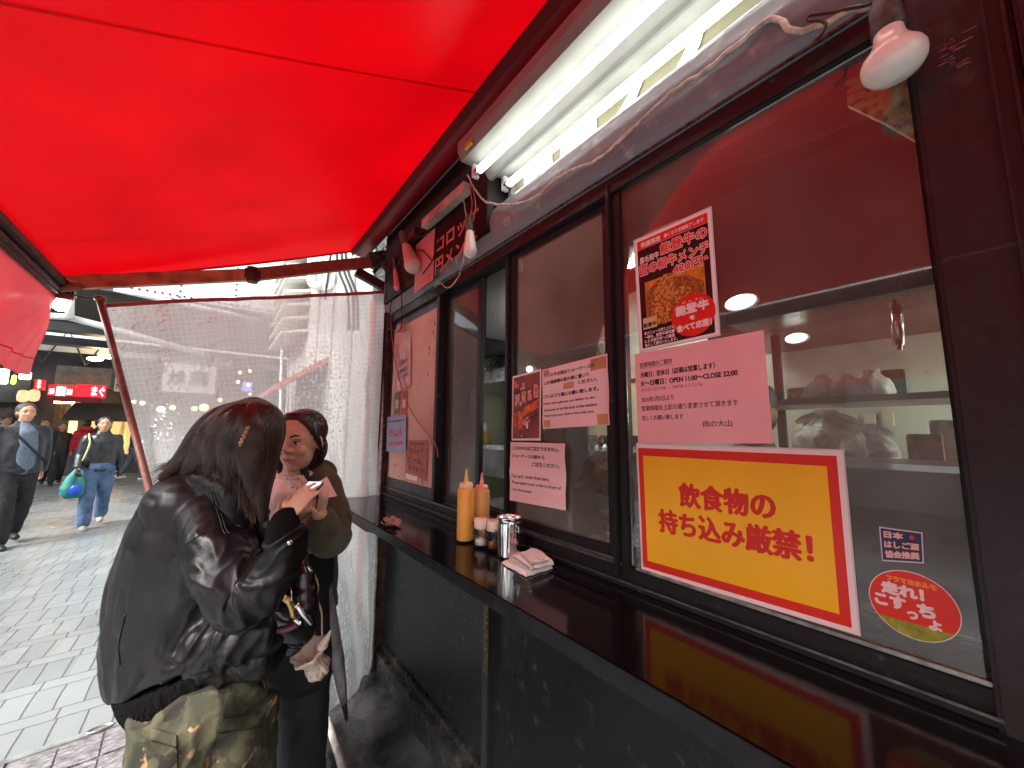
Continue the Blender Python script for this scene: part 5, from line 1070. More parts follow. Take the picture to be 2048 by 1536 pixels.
def pedestrian(px, hgt, face, label, top, bot, shoe=(.02, .02, .02), stride=.3, skinm=skin, hair=True, hairm=hair_b, arms=(.1, -.1), bulk=1., wide=1., vox=.016, hood=False, loc=None, armbend=(.2, .2), hood_m=None, longhair=False, headturn=0, group=None, glove=None, inner=None, sit=False):
    """figure walking towards direction face (radians, 0 = +x)"""
    k = hgt/1.72; F = WZ(*px) if loc is None else Vector(loc)
    if F.y > 14.5: F = Vector((F.x*14.9/F.y, 14.9+(F.y-15)*.03, 0))
    t = empty('person', (F.x, F.y, 0), label, 'person', group)
    fx_, fy_ = math.cos(face), math.sin(face); f = Vector((fx_, fy_, 0)); sd = Vector((fy_, -fx_, 0)); up = Vector((0, 0, 1)); B = Vector((F.x, F.y, 0))
    def L(a, b, c): return B+f*a*k+sd*b*k+up*c*k      # forward, right, up
    hf = (f*math.cos(headturn)+sd*math.sin(headturn)); hc = L(.03, 0, 1.60)
    st = stride; hipz = .90
    feet = [(st*.5, .09, .04 if st < .1 else .03), (-st*.5, -.09, .05+.05*min(1, st*2))]
    legs = []
    for (a, b, z) in feet: legs.append([L(0, b*.95, hipz), L(a*.55+.05, b*1.02, .48), L(a-.02, b, z+.06)])
    sh = [L(-.01, .165*wide, 1.375), L(-.01, -.165*wide, 1.375)]; arm = []
    for i, s_ in enumerate(sh):
        q = 1 if i == 0 else -1; sw = arms[i]; el = s_+(f*sw*.28*1.0+sd*q*.05-up*.27)*k; wr = el+(f*(sw*.24+armbend[i]*.24)+up*(-.24+armbend[i]*.12)+sd*q*.01)*k
        arm.append((s_, el, wr))
    g = MB(); head_prims(g, hc, hf, up, k*.98)
    g.tube([L(0, 0, 1.30), L(.01, 0, 1.46), L(.02, 0, 1.54)], [.055*k, .052*k, .052*k], 14)
    g.tube([L(0, 0, .92), L(0, 0, 1.15), L(0, 0, 1.32)], [.12*k, .11*k, .12*k], 18, side=sd, flat=.5, hemi=False)
    for lg in legs: g.tube(lg, [.075*k, .055*k, .035*k], 12, hemi=True)
    for i, (a, b, c) in enumerate(arm):
        g.tube([a, b, c], [.045*k, .036*k, .026*k], 12, hemi=True); d = (c-b).normalized(); hand_prims(g, c, d, -sd if i == 0 else sd, k, .45, 1 if i == 0 else 1)
    blob('body', g, min(vox, .011), skinm if glove is None else skinm, t, 3)
    if glove is not None:
        for i, (a, b, c) in enumerate(arm):
            g = MB(); d = (c-b).normalized(); hand_prims(g, c-d*.01, d, -sd if i == 0 else sd, k*1.16, .5); blob('glove', g, .009, glove, t, 3)
    # trousers
    g = MB(); g.ell(L(0, 0, .94), (.165*k*bulk*wide, .125*k*bulk, .13*k), ax=(sd, f, up))
    for lg in legs: g.tube([lg[0], lg[1], lg[2]+up*.015*k], [.095*k*bulk, .078*k*bulk, .07*k*bulk], 16, hemi=True)
    blob('trousers', g, vox, bot, t, 5, folds(.010, 12))
    # top
    g = MB(); g.tube([L(0, 0, .86), L(0, 0, 1.0), L(0, 0, 1.2), L(0, 0, 1.34), L(0, 0, 1.42), L(.01, 0, 1.455), L(.015, 0, 1.50)], [.175*k*bulk*wide, .165*k*bulk*wide, .175*k*bulk*wide, .172*k*wide, .14*k, .082*k, .07*k], 22, side=sd, flat=.66, hemi=False)
    for a, b, c in arm: g.tube([a, b, c-(c-b).normalized()*.015], [.062*k*bulk, .056*k*bulk, .047*k*bulk], 14, hemi=True)
    if hood: g.ell(L(-.09, 0, 1.47), (.13*k, .09*k, .08*k), ax=(sd, f, up))
    blob('jacket', g, vox, top, t, 5, folds(.012, 10))
    for i, (a, b, z) in enumerate(feet):
        g = MB(); g.tube([L(a-.07, b, z+.0), L(a+.03, b, z-.002), L(a+.14, b, z-.008)], [.042*k, .046*k, .036*k], 14, hemi=True); g.tube([L(a-.03, b, z), L(a-.03, b, z+.08)], [.045*k, .045*k], 12, hemi=True); blob('shoe', g, .012, M('shoe_%d_%d' % (int(shoe[0]*99), int(shoe[2]*99)), shoe, .5), t, 3)
    if hair:
        g = MB(); g.ell(hc+up*.040*k-hf*.020*k, (.086*k, .098*k, .086*k), ax=(sd if not headturn else hf.cross(up), hf, up))
        g.ell(hc+up*.0*k-hf*.045*k, (.084*k, .070*k, .095*k), ax=(hf.cross(up), hf, up))
        if longhair: g.tube([hc-hf*.05*k, hc-hf*.09*k-up*.2*k], [.085*k, .06*k], 12, hemi=True)
        blob('hair', g, .011, hairm, t, 2, folds(.006, 30, (1, 1, 1)))
    face_parts(t, hc, hf, up, k*.98)
    return t, L, f, sd, arm, k, hc
navyj = M('charcoal_wool_jacket', (.018, .021, .027), .85, var=.3, vs=12, bump=.4, bs=150, sheen=.2)
blk_c = M('black_cotton', (.012, .013, .015), .8, var=.3, vs=14, bump=.3, bs=90)
puff = M('black_quilted_nylon', (.012, .014, .018), .4, var=.3, vs=10, bump=.5, bs=20, coat=.2)
denim = M('blue_denim', (.035, .065, .13), .8, var=.3, vs=9, bump=.4, bs=200, c2=(.09, .15, .26))
# man walking at the left edge
t, L, f, sd, arm, k, hc = pedestrian((8, 1092), 1.74, R(-62), 'man in an open charcoal jacket over a slate shirt walking at the left edge', navyj, blk_c, stride=.34, arms=(.1, -.25), armbend=(.1, .15), bulk=1.12, wide=1.08, hairm=M('short_grey_hair', (.05, .045, .045), .6, var=.5, vs=90))
g = MB(); g.tube([L(.10, -.03, .92), L(.115, -.03, 1.15), L(.115, -.02, 1.36), L(.06, 0, 1.45)], [.085*k, .09*k, .08*k, .05*k], 18, side=sd, flat=.5, hemi=True)
blob('shirt', g, .014, M('slate_blue_shirt', (.10, .13, .18), .7, var=.2, vs=40, bump=.3, bs=120), t, 4, folds(.006, 12))
g = MB(); g.tube(crom([L(.04, .17, 1.43), L(.15, .06, 1.30), L(.165, -.08, 1.12), L(.12, -.2, .98)], 20), .014, 8, flat=.4); g.build('bag_strap', blk_c, t, True)
# woman with the plastic bag
t, L, f, sd, arm, k, hc = pedestrian((182, 1054), 1.60, R(-80), 'woman in a black quilted jacket and jeans walking with a turquoise plastic bag', puff, denim, shoe=(.35, .34, .33), stride=.36, arms=(.05, -.3), armbend=(.55, .05), bulk=1.08, longhair=True, glove=M('black_glove', (.01, .01, .01), .6), hairm=M('dark_bob_hair', (.03, .028, .028), .5, var=.4, vs=60))
g = MB(); g.tube(crom([L(.02, .16, 1.44), L(.15, .14, 1.30), L(.16, .17, 1.12), L(.05, .2, 1.0)], 18), .022, 8, flat=.4); g.build('bag_strap', M('pale_lime_webbing', (.55, .62, .25), .6), t, True)
wr = arm[0][2]; bgp = wr+Vector((-.01, -.02, 0)); g = MB()
bb = M('turquoise_plastic_film', (.02, .15, .21), .45, c2=(.06, .25, .17), vs=9, var=.1, thr=(.4, .6), bump=1, bs=30, spec=.3)
g.lathe([(0, -.42), (.08, -.41), (.12, -.35), (.125, -.25), (.085, -.12), (.025, -.03), (.012, 0)], bgp, n=24, wob=lambda a, h: (1+.10*math.sin(a*3+h*9)+.07*math.sin(a*9+h*22))*(.45+.55*abs(math.cos(a-.5))))
cb = empty('carrier_bag', bgp-Vector((0, 0, .46)), 'turquoise and green plastic bag with a blue patch held by the walking woman', 'plastic bag'); g.build('bag_film', bb, cb, True)
g = MB(); d_ = (CP-bgp).normalized(); g.ell(bgp+Vector((d_.x, d_.y, 0)).normalized()*.10+Vector((.02, 0, -.29)), (.065, .04, .075)); g.build('blue_patch', M('blue_print', (.01, .08, .5), .3), cb, True)
# further passers-by
def far(px, h_, ang, label, c, cb_, **kw): return pedestrian(px, h_, ang, label, M('cloth_%d_%d_%d' % tuple(int(x*999) for x in c), c, .7, var=.25, vs=9, bump=.3, bs=40), M('cloth_%d_%d_%d' % tuple(int(x*999) for x in cb_), cb_, .8, var=.2, vs=9), vox=.02, **kw)
far((158, 928), 1.66, R(100), 'person in a bright red hooded jacket and jeans near the shopfront', (.45, .015, .03), (.05, .10, .20), hood=True, shoe=(.6, .6, .6), stride=.25)
far((140, 925), 1.70, R(30), 'man in a blue jacket bending forward beside the red jacket', (.025, .06, .17), (.08, .14, .25), shoe=(.7, .7, .7), stride=.55, loc=(WZ(183, 922).x, WZ(183, 922).y, 0))
far((108, 935), 1.58, R(-70), 'person in a dark brown coat and pale scarf in the crowd', (.05, .04, .035), (.03, .03, .035), longhair=True, hairm=M('brown_hair', (.06, .035, .025), .5))
far((72, 962), 1.66, R(-75), 'person with a dark jacket and blue bag half hidden behind the man', (.02, .03, .05), (.03, .03, .04))
far((-12, 960), 1.70, R(-60), 'person in black at the far left edge of the frame', (.012, .012, .014), (.012, .012, .014))
far((262, 915), 1.60, R(10), 'person in dark blue crouched by the pole near the plastic shopfront', (.02, .03, .06), (.10, .12, .14), stride=.5, shoe=(.7, .7, .7))
sp_ = WX(1538, 840, 1.44)
pedestrian((0, 0), 1.60, R(200), 'kitchen worker in white, mostly hidden behind the pink hours sheet', M('white_kitchen_coat', (.6, .6, .57), .8, var=.1), blk_c, stride=.02, loc=(1.44, sp_.y+.055, 0), vox=.018)
for k_, (u, v, c) in enumerate(((330, 925, (.25, .06, .05)), (372, 920, (.05, .05, .07)), (410, 925, (.16, .12, .10)), (455, 920, (.04, .05, .09)))):
    far((u, v), 1.65, R(-90+k_*40), ('person in dull red blurred behind the vinyl curtain', 'person in dark grey blurred behind the vinyl curtain', 'person in light brown blurred behind the vinyl curtain', 'person in dark blue blurred behind the vinyl curtain')[k_], c, (.04, .04, .05), stride=.2)
# ------------------------------------------------------------------ the two women at the counter
leather = M('black_leather', (.006, .0048, .0048), .43, var=.35, vs=5, bump=.3, bs=160, coat=.0, rvar=.12, bdist=.0015, spec=.36)
leather2 = M('soft_black_leather_back', (.018, .013, .012), .52, var=.3, vs=4, bump=.15, bs=60, rvar=.08)
knit = M('black_rib_knit', (.004, .0035, .0035), .9, var=.3, vs=60, bump=.8, bs=220, stretch=(1, 1, .15), spec=.15)
def camo():
    m = bpy.data.materials.new('camouflage_cotton'); m.use_nodes = True; n = m.node_tree.nodes; l = m.node_tree.links; b = n['Principled BSDF']; b.inputs['Roughness'].default_value = .85
    tc = n.new('ShaderNodeTexCoord'); prev = None
    cols = [((.040, .040, .021), 0), ((.075, .066, .034), 7), ((.020, .017, .011), 13), ((.32, .20, .10), 23)]
    for i, (c, off) in enumerate(cols):
        if i == 0:
            r = n.new('ShaderNodeRGB'); r.outputs[0].default_value = (*c, 1); prev = r.outputs[0]; continue
        mp = n.new('ShaderNodeMapping'); mp.inputs['Location'].default_value = (off, off*1.7, off*.3); l.new(tc.outputs['Object'], mp.inputs[0])
        nz = n.new('ShaderNodeTexNoise'); nz.inputs['Scale'].default_value = (0, 9, 11, 15)[i]; nz.inputs['Detail'].default_value = 3.5; nz.inputs['Distortion'].default_value = .6; l.new(mp.outputs[0], nz.inputs[0])
        mr = n.new('ShaderNodeMapRange'); t_ = (0, .49, .57, .615)[i]; mr.inputs[1].default_value = t_; mr.inputs[2].default_value = t_+.03; l.new(nz.outputs[0], mr.inputs[0])
        mx = n.new('ShaderNodeMix'); mx.data_type = 'RGBA'; l.new(mr.outputs[0], mx.inputs[0]); l.new(prev, mx.inputs[6]); mx.inputs[7].default_value = (*c, 1); prev = mx.outputs[2]
    l.new(prev, b.inputs['Base Color'])
    nb_ = n.new('ShaderNodeTexNoise'); nb_.inputs['Scale'].default_value = 18; nb_.inputs['Detail'].default_value = 6; l.new(tc.outputs['Object'], nb_.inputs[0]); bp = n.new('ShaderNodeBump'); bp.inputs['Strength'].default_value = .5; bp.inputs['Distance'].default_value = .01; l.new(nb_.outputs[0], bp.inputs['Height']); l.new(bp.outputs[0], b.inputs['Normal'])
    return m
from mathutils.bvhtree import BVHTree
def bvh_of_early(objs):
    V, F = [], []
    for o in objs:
        L_ = wloc(o); n0 = len(V); V += [v.co+L_ for v in o.data.vertices]; F += [[i+n0 for i in p.vertices] for p in o.data.polygons]
    return BVHTree.FromPolygons(V, F)
def early_on(bv, u, v, lift, Dm=1.0):
    d = ray(u, v); h = bv.ray_cast(CP, d.normalized())
    return P(u, v, Dm) if h[0] is None else h[0]-d.normalized()*lift
w1_camo = camo()
right_ = (MC @ Vector((1, 0, 0))).normalized(); back_ = -(MC @ Vector((0, 0, -1))); back_ = Vector((-back_.x, -back_.y, 0)).normalized()   # back_: horizontal, away from camera
right_ = Vector((right_.x, right_.y, 0)).normalized(); UP = Vector((0, 0, 1))
w1p = P(390, 1380, 1.12)
w1 = empty('person', (w1p.x, w1p.y, 0), 'woman with long dark hair in a black leather jacket bent over her phone', 'person')
# body
g = MB(); hc1 = P(488, 882, 1.12); hf1 = (right_*.75-UP*.62+back_*.2).normalized(); hu1 = (UP*.75+right_*.6)
head_prims(g, hc1, hf1, hu1, .98)
g.tube([P(420, 1010, 1.17), P(452, 955, 1.15), P(482, 905, 1.13)], [.05, .046, .05], 14, hemi=True)
g.tube([P(415, 1030, 1.17), P(390, 1150, 1.18), P(385, 1280, 1.18), P(400, 1390, 1.16)], [.08, .10, .10, .11], 20, side=right_, flat=.5, hemi=True)
rs_, re_, rw_ = P(425, 1065, 1.10), P(512, 1190, 1.03), P(572, 1052, 1.0)
g.tube([rs_, re_, P(556, 1125, 1.01), rw_], [.040, .030, .028, .024], 14, hemi=True)
hd = (P(618, 985, 1.0)-P(580, 1030, .99)).normalized()
hand_prims(g, P(575, 1034, .995), (P(607, 992, 1.035)-P(575, 1034, .995)), (back_*.8-UP*.5), .70, .30, 1, curls=(.45, .34, .26, .14), spread=1.1)
ls_, le_, lw_ = P(470, 1060, 1.22), P(530, 1180, 1.22), P(556, 1030, 1.12)
g.tube([ls_, le_, P(547, 1100, 1.165), lw_], [.038, .030, .027, .022], 14, hemi=True)
hand_prims(g, P(556, 1028, 1.14), (P(596, 995, 1.14)-P(556, 1028, 1.14)), (UP*.8-right_*.3-back_*.3), .92, .55, 1)
for q in ((360, 1.10), (455, 1.16)):
    a_, b_, c_ = P(q[0]+10, 1400, q[1]), P(q[0], 1620, q[1]), P(q[0]-5, 1860, q[1]); c_.z = .06; g.tube([a_, b_, c_], [.08, .055, .035], 14, hemi=True)
blob('body', g, .0045, skin_f, w1, 2)
face_parts(w1, hc1, hf1, hu1, .98)
# trousers
g = MB(); g.ell(P(412, 1395, 1.13), (.155, .13, .12), ax=(right_, back_, UP))
for q, D_, r_ in ((362, 1.08, .108), (478, 1.15, .095)):
    a_, b_, c_, d_ = P(q, 1410, D_), P(q-8, 1540, D_), P(q-14, 1680, D_), P(q-20, 1850, D_); d_.z = .05
    g.tube([a_, b_, c_, d_], [r_, r_*1.02, r_*.98, r_*.9], 20, hemi=False)
blob('camouflage_trousers', g, .0075, w1_camo, w1, 3, lambda c: .017*(1-min(1, abs(noise.noise(Vector((c.x*7, c.y*7, c.z*3.2))+noise.noise_vector(c*4)*.8))*3.2))+.007*(1-min(1, abs(noise.noise(Vector((c.x*13, c.y*13, c.z*9))+noise.noise_vector(c*9)*.6))*3))-.010)
tbv = bvh_of_early([o for o in w1.children if o.name.startswith('camouflage')])
for poly in ([(300, 1455), (352, 1470), (356, 1600), (305, 1590)], [(430, 1440), (520, 1428), (524, 1560), (436, 1580)]):
    g = MB(); A, B_, C_, D__ = [Vector((a, b, 0)) for a, b in poly]
    g.grid(lambda a, b: (lambda q: early_on(tbv, q.x, q.y, .006))(A.lerp(B_, a).lerp(D__.lerp(C_, a), b)), 10, 10); g.build('cargo_pocket', w1_camo, w1, True)
    g = MB(); g.tube([early_on(tbv, q.x, q.y, .008) for q in [A.lerp(B_, k/12).lerp(D__.lerp(C_, k/12), .2) for k in range(13)]], .002, 6); g.build('pocket_seam', M('dark_olive_seam', (.025, .024, .014), .8), w1, True)
for q, D_ in ((350, 1.07), (458, 1.15)):
    a_ = P(q, 1850, D_); a_.z = .035; g = MB(); g.tube([a_-right_*.05, a_+right_*.05, a_+right_*.15-UP*.006], [.045, .048, .036], 14, hemi=True); blob('shoe', g, .01, blk_c, w1, 2)
# jacket: torso, near sleeve, far sleeve and lower front as one surface
g = MB()
g.tube([P(432, 965, 1.15), P(402, 1005, 1.16), P(380, 1080, 1.16), P(364, 1170, 1.17), P(360, 1260, 1.17), P(376, 1325, 1.155)], [.070, .142, .178, .192, .204, .200], 28, side=right_, flat=.70, hemi=False)
g.ell(P(375, 1020, 1.15), (.12, .10, .12), ax=(right_, back_, UP)); g.ell(P(440, 1045, 1.15), (.11, .12, .11), ax=(right_, back_, UP))
g.tube(crom([P(418, 1040, 1.12), P(440, 1095, 1.06), P(462, 1150, 1.03), P(492, 1200, 1.02), P(532, 1165, 1.01), P(562, 1115, 1.0), P(577, 1078, 1.0)], 22),
    list(np.interp(np.linspace(0, 1, 22), [0, .17, .34, .5, .67, .85, 1], [.085, .082, .080, .074, .058, .048, .044])), 22, hemi=True)
g.tube(crom([P(430, 1285, 1.10), P(470, 1272, 1.10), P(515, 1266, 1.11), P(545, 1268, 1.13)], 12), list(np.linspace(.085, .045, 12)), 18, hemi=True)
g.tube(crom([P(430, 1315, 1.10), P(490, 1312, 1.12), P(528, 1308, 1.14)], 10), .062, 18, hemi=True); g.ell(P(490, 1160, 1.16), (.09, .09, .13), ax=(right_, back_, UP))
g.tube(crom([P(490, 1040, 1.24), P(510, 1110, 1.22), P(530, 1165, 1.2), P(545, 1110, 1.17), P(552, 1055, 1.14)], 16), [.075]*6+[.06]*5+[.046]*5, 18, hemi=True)
ctr_s = [P(462, 1150, .96), P(505, 1190, .95), P(545, 1130, .96), P(500, 1280, 1.02), P(440, 1290, 1.02)]
def jk_d(c):
    near = min((c-x).length for x in ctr_s); wgt = max(.0, min(1, (.22-near)/.14)); low = max(0, 1-(c.z-.70)/.30)
    q = Vector((c.x*1.3, c.y*1.3, c.z*1.0))*8; q = q+noise.noise_vector(q*.7)*1.1
    r1 = (1-min(1, abs(noise.noise(q))*3.2)); r2 = (1-min(1, abs(noise.noise(q*1.9+Vector((7, 3, 1))))*3))
    q2 = Vector((c.x, c.y, c.z*.45))*5; soft = noise.noise(q2+noise.noise_vector(q2)*.8)
    r3 = 1-min(1, abs(noise.noise(Vector((c.x*16, c.y*16, c.z*22))))*4)
    return .011*soft+wgt*(.013*r1**1.4+.006*r2**1.4+.001*r3-.007)+.010*low*(1-2*abs(noise.noise(Vector((c.x*12, c.y*12, c.z*4+3)))))-.004*r1*(1-wgt)*.6
jk = blob('jacket', g, .0048, leather, w1, 5, jk_d)
g = MB(); g.tube([P(376, 1320, 1.155), P(386, 1350, 1.155), P(396, 1374, 1.15)], [.194, .192, .178], 40, side=(right_*.97+UP*.02), flat=.72)
blob('jacket_hem', g, .007, knit, w1, 3, lambda c: .0022*math.sin(math.atan2(c.y-w1p.y, c.x-w1p.x)*110))
g = MB(); bp_ = P(580, 1085, .955); g.lathe([(0, .0035), (.005, .003), (.0065, 0)], bp_, (CP-bp_), 20); g.build('snap_button', M('brass_snap', (.6, .5, .35), .25, metal=1), jk, True)
g = MB(); g.tube(crom([P(567, 1078, 1.0), P(570, 1056, 1.0), P(572, 1038, 1.0)], 8), [.038, .040, .041, .040, .038, .036, .034, .031], 20, hemi=True); blob('knit_cuff', g, .005, knit, w1, 2, folds(.006, 25))
# yoke + collar + seams on jacket
g = MB(); g.tube(crom([P(385, 955, 1.06), P(425, 975, 1.04), P(460, 1000, 1.03), P(488, 1040, 1.05)], 14), [.016, .02, .024, .026, .028, .03, .032, .032, .033, .032, .030, .028, .024, .02], 12, side=UP, flat=.5, hemi=True); blob('collar', g, .006, leather, w1, 3, folds(.004, 20))
# BVH helpers for things laid over the blobs
from mathutils.bvhtree import BVHTree
def bvh_of(objs):
    V, F = [], []
    for o in objs:
        L_ = wloc(o); n0 = len(V); V += [v.co+L_ for v in o.data.vertices]; F += [[i+n0 for i in p.vertices] for p in o.data.polygons]
    return BVHTree.FromPolygons(V, F)
jb = bvh_of([o for o in w1.children if o.name.split('.')[0] in ('jacket', 'collar')])
def on(bv, u, v, lift, Dm=1.0):
    d = ray(u, v); h = bv.ray_cast(CP, d.normalized())
    if h[0] is None: return P(u, v, Dm)
    return h[0]+h[1]*lift*(1 if h[1].dot(d) < 0 else -1)
seamb = M('leather_seam', (.006, .005, .005), .4)
for pts in ([(422, 985), (434, 1020), (446, 1060), (452, 1068)], [(427, 985), (440, 1020), (452, 1058), (460, 1067)], [(370, 1090), (400, 1070), (430, 1056), (470, 1050), (500, 1056)], [(250, 1230), (238, 1290), (240, 1330)]):
    g = MB(); q = [on(jb, p.x, p.y, .001) for p in crom([Vector((a, b, 0)) for a, b in pts], 30)]; g.tube(q, .0018, 6); g.build('seam', seamb, w1, True)
# hair
G = [[(476, 808, 1.13), (414, 850, 1.13), (362, 908, 1.12), (304, 960, 1.09)], [(482, 806, 1.10), (430, 852, 1.07), (390, 905, 1.04), (350, 948, 1.03)], [(488, 805, 1.06), (446, 850, 1.01), (418, 910, .995), (396, 950, 1.0)],
     [(494, 805, 1.04), (468, 850, .985), (448, 920, .965), (440, 985, .975)], [(500, 806, 1.04), (498, 850, .975), (488, 930, .955), (490, 1020, .965)], [(504, 808, 1.05), (514, 850, .99), (507, 940, .975), (510, 1046, .97)],
     [(508, 808, 1.08), (522, 848, 1.03), (522, 900, 1.01), (518, 1000, 1.0)], [(500, 808, 1.12), (520, 855, 1.10), (520, 910, 1.09), (518, 985, 1.09)]]
hair_w = M('long_dark_brown_hair', (.026, .012, .008), .40, var=.5, vs=30, bump=.5, bs=90, stretch=(3, 3, .25), coat=.0, rvar=.08, spec=.4)
g = MB(); g.ell(P(494, 866, 1.10), (.096, .094, .098), ax=(hf1, hf1.cross(hu1), hu1)); g.ell(P(487, 858, 1.09), (.086, .085, .08)); g.ell(P(462, 878, 1.1), (.08, .08, .09))
for q in G:
    pp = crom([P(*a) for a in q], 14); g.tube([x+back_*.03 for x in pp], [.02, .028, .036, .042, .044, .044, .043, .041, .037, .032, .027, .022, .016, .010], 12, hemi=True)
hm = blob('hair', g, .006, hair_w, w1, 6)
hb = bvh_of([hm]); g = MB(); random.seed(5)
def gcurve(s):
    i = min(int(s), len(G)-2); f = s-i; return [tuple(G[i][j][k]*(1-f)+G[i+1][j][k]*f for k in range(3)) for j in range(4)]
for k in range(620):
    s_ = random.random()*(len(G)-1.001); c4 = gcurve(s_); j1, j2 = random.gauss(0, 5), random.gauss(0, 7)
    cl = .6*math.sin(s_*9)*6
    q = [Vector((c4[0][0]+random.gauss(0, 4), c4[0][1]+random.uniform(2, 14), 0)), Vector((c4[1][0]+j1*.5, c4[1][1]+random.gauss(0, 3), 0)), Vector((c4[2][0]+j1+cl*.4, c4[2][1], 0)), Vector((c4[3][0]+j2+cl, c4[3][1]+random.uniform(-26, 8), 0))]
    t0 = random.choice((0, 0, 0, .2, .4)); cc = crom(q, 18)[int(t0*18):]; n_ = len(cc); base_r = random.uniform(.0008, .0022); pp = []
    for i_, c in enumerate(cc):
        d = ray(c.x, c.y); h = hb.ray_cast(CP, d.normalized()); Dg = c4[0][2]+(c4[3][2]-c4[0][2])*i_/n_
        if h[0] is not None: pp.append(h[0]-d.normalized()*.0012)
        elif pp: pp.append(pp[-1]+(P(c.x, c.y, Dg)-P(cc[i_-1].x, cc[i_-1].y, Dg))*1.0)
    if len(pp) > 4: g.tube(pp, [base_r*(1-.75*(i/len(pp))**2) for i in range(len(pp))], 4, cap=False)
st = g.build('hair_strands', M('dark_hair_strand', (.042, .020, .013), .36, var=.5, vs=20, spec=.5), hm, True); tag(st, kind='stuff')
g = MB()
for k in range(5): g.ell(on(hb, 497-k*3.2, 858+k*7.2, .004), (.006, .0045, .008), ax=(right_, back_, UP), seg=8)
g.tube([on(hb, 499, 852, .004), on(hb, 483, 892, .004)], .003, 8); g.build('hair_clip', M('tortoiseshell_clip', (.28, .15, .06), .2, var=.5, vs=90, coat=.6), w1, True)
# phone
ph = [P(594, 990, 1.06), P(617, 962, 1.12), P(647, 963, 1.11), P(624, 990, 1.05)]; pe_ = empty('phone', ph[0], 'smartphone with a lit white screen held by the woman in leather', 'phone')
nrm = ((ph[1]-ph[0]).cross(ph[3]-ph[0])).normalized(); nrm = nrm if nrm.dot(CP-ph[0]) > 0 else -nrm
g = MB(); A_ = [g.bm.verts.new(x) for x in ph]; B_ = [g.bm.verts.new(x-nrm*.009) for x in ph]; g.bm.faces.new(A_); g.bm.faces.new(B_[::-1])
for i in range(4): g.bm.faces.new((A_[i], A_[(i+1) % 4], B_[(i+1) % 4], B_[i]))
bmesh.ops.bevel(g.bm, geom=list(g.bm.edges), offset=.002, segments=2, affect='EDGES'); g.build('case', M('grey_phone_case', (.06, .055, .06), .3), pe_)
cm = sum(ph, Vector())/4; g = MB(); g.quad([cm+(x-cm)*.93+nrm*.0006 for x in ph]); g.build('screen', M('lit_phone_screen', (.75, .85, .92), .2, emit=.28, var=.25, vs=90, c2=(.85, .92, .95)), pe_)

# second woman
w2p = P(590, 1400, 1.46); w2 = empty('person', (w2p.x, w2p.y, 0), 'woman in an olive jacket and pale lace top facing the camera beside the curtain', 'person')
olive = M('olive_cotton_twill', (.068, .060, .030), .85, var=.25, vs=10, bump=.4, bs=110, sheen=.15)
g = MB(); hc2 = P(602, 880, 1.46); f2 = (-back_*.95-right_*.04-UP*.14).normalized(); head_prims(g, hc2, f2, UP, .93)
g.tube([P(590, 985, 1.49), P(592, 950, 1.48), P(596, 915, 1.48)], [.065, .048, .050], 14, hemi=True)
g.tube([P(588, 985, 1.5), P(590, 1100, 1.5), P(590, 1250, 1.5), P(590, 1340, 1.5)], [.13, .125, .115, .14], 20, side=right_, flat=.62, hemi=True)
r_s, r_e, r_w = P(642, 975, 1.50), P(660, 1085, 1.44), P(640, 1030, 1.30)
g.tube([r_s, r_e, r_w], [.042, .036, .025], 14, hemi=True)
hand_prims(g, r_w, (P(650, 985, 1.27)-r_w), (-right_*.6+UP*.35+back_*-.5), .92, .5, 1, curls=(.5, .6, .7, .8))
l_s, l_e, l_w = P(540, 985, 1.5), P(535, 1090, 1.5), P(585, 1045, 1.36)
g.tube([l_s, l_e, l_w], [.042, .036, .025], 14, hemi=True); hand_prims(g, l_w, (P(625, 1010, 1.30)-l_w), UP, .9, .5, 1)
for q in (570, 612):
    a_, b_, c_ = P(q, 1350, 1.5), P(q-4, 1600, 1.48), P(q-8, 1780, 1.48); c_.z = .06; g.tube([a_, b_, c_], [.075, .05, .035], 14, hemi=True)
blob('body', g, .0048, skin_f, w2, 2); face_parts(w2, hc2, f2, UP, .93)
g = MB(); g.ell(hc2+UP*.040+back_*.020, (.081, .090, .080), ax=(right_, back_, UP)); g.ell(hc2+back_*.05-UP*.03, (.074, .062, .10), ax=(right_, back_, UP)); g.ell(hc2+UP*.083-back_*.038, (.052, .036, .022), ax=(right_, back_, UP))
g.tube(crom([hc2+UP*.085-back_*.055+right_*.0, hc2+UP*.058-back_*.058-right_*.052, hc2-UP*.03-back_*.02-right_*.078, hc2-UP*.12-right_*.072+back_*.01], 12), .012, 10, hemi=True)
g.tube(crom([hc2+UP*.085-back_*.055, hc2+UP*.058-back_*.056+right_*.052, hc2-UP*.00-back_*.018+right_*.074, hc2-UP*.05+right_*.068+back_*.02], 12), .010, 10, hemi=True)
blob('hair', g, .005, M('dark_reddish_hair', (.022, .010, .010), .32, var=.5, vs=40, bump=.4, bs=130, coat=.2), w2, 4, folds(.004, 40, (1, 1, .3)))
g = MB(); g.tube([P(591, 950, 1.475), P(590, 975, 1.47), P(588, 1040, 1.47), P(588, 1090, 1.47), P(588, 1110, 1.48)], [.064, .115, .135, .13, .12], 24, side=right_, flat=.72)
top2 = blob('lace_top', g, .006, M('pale_pink_jersey', (.74, .50, .46), .8, var=.06, vs=20, bump=.3, bs=180), w2, 3, folds(.004, 16))
g = MB()
for k in range(40):
    t_ = k/39*2*math.pi; cc = P(593, 946, 1.475)+right_*.066*math.cos(t_)+back_*.056*math.sin(t_)-UP*(.012*(math.sin(t_) < 0)*abs(math.sin(t_))); g.ell(cc, (.0065, .0045, .0065), seg=8)
g.build('lace_edge', M('pale_lace', (.78, .58, .54), .8), top2, True)
tb_ = bvh_of([top2, [o for o in w2.children if o.name.startswith('body')][0]])
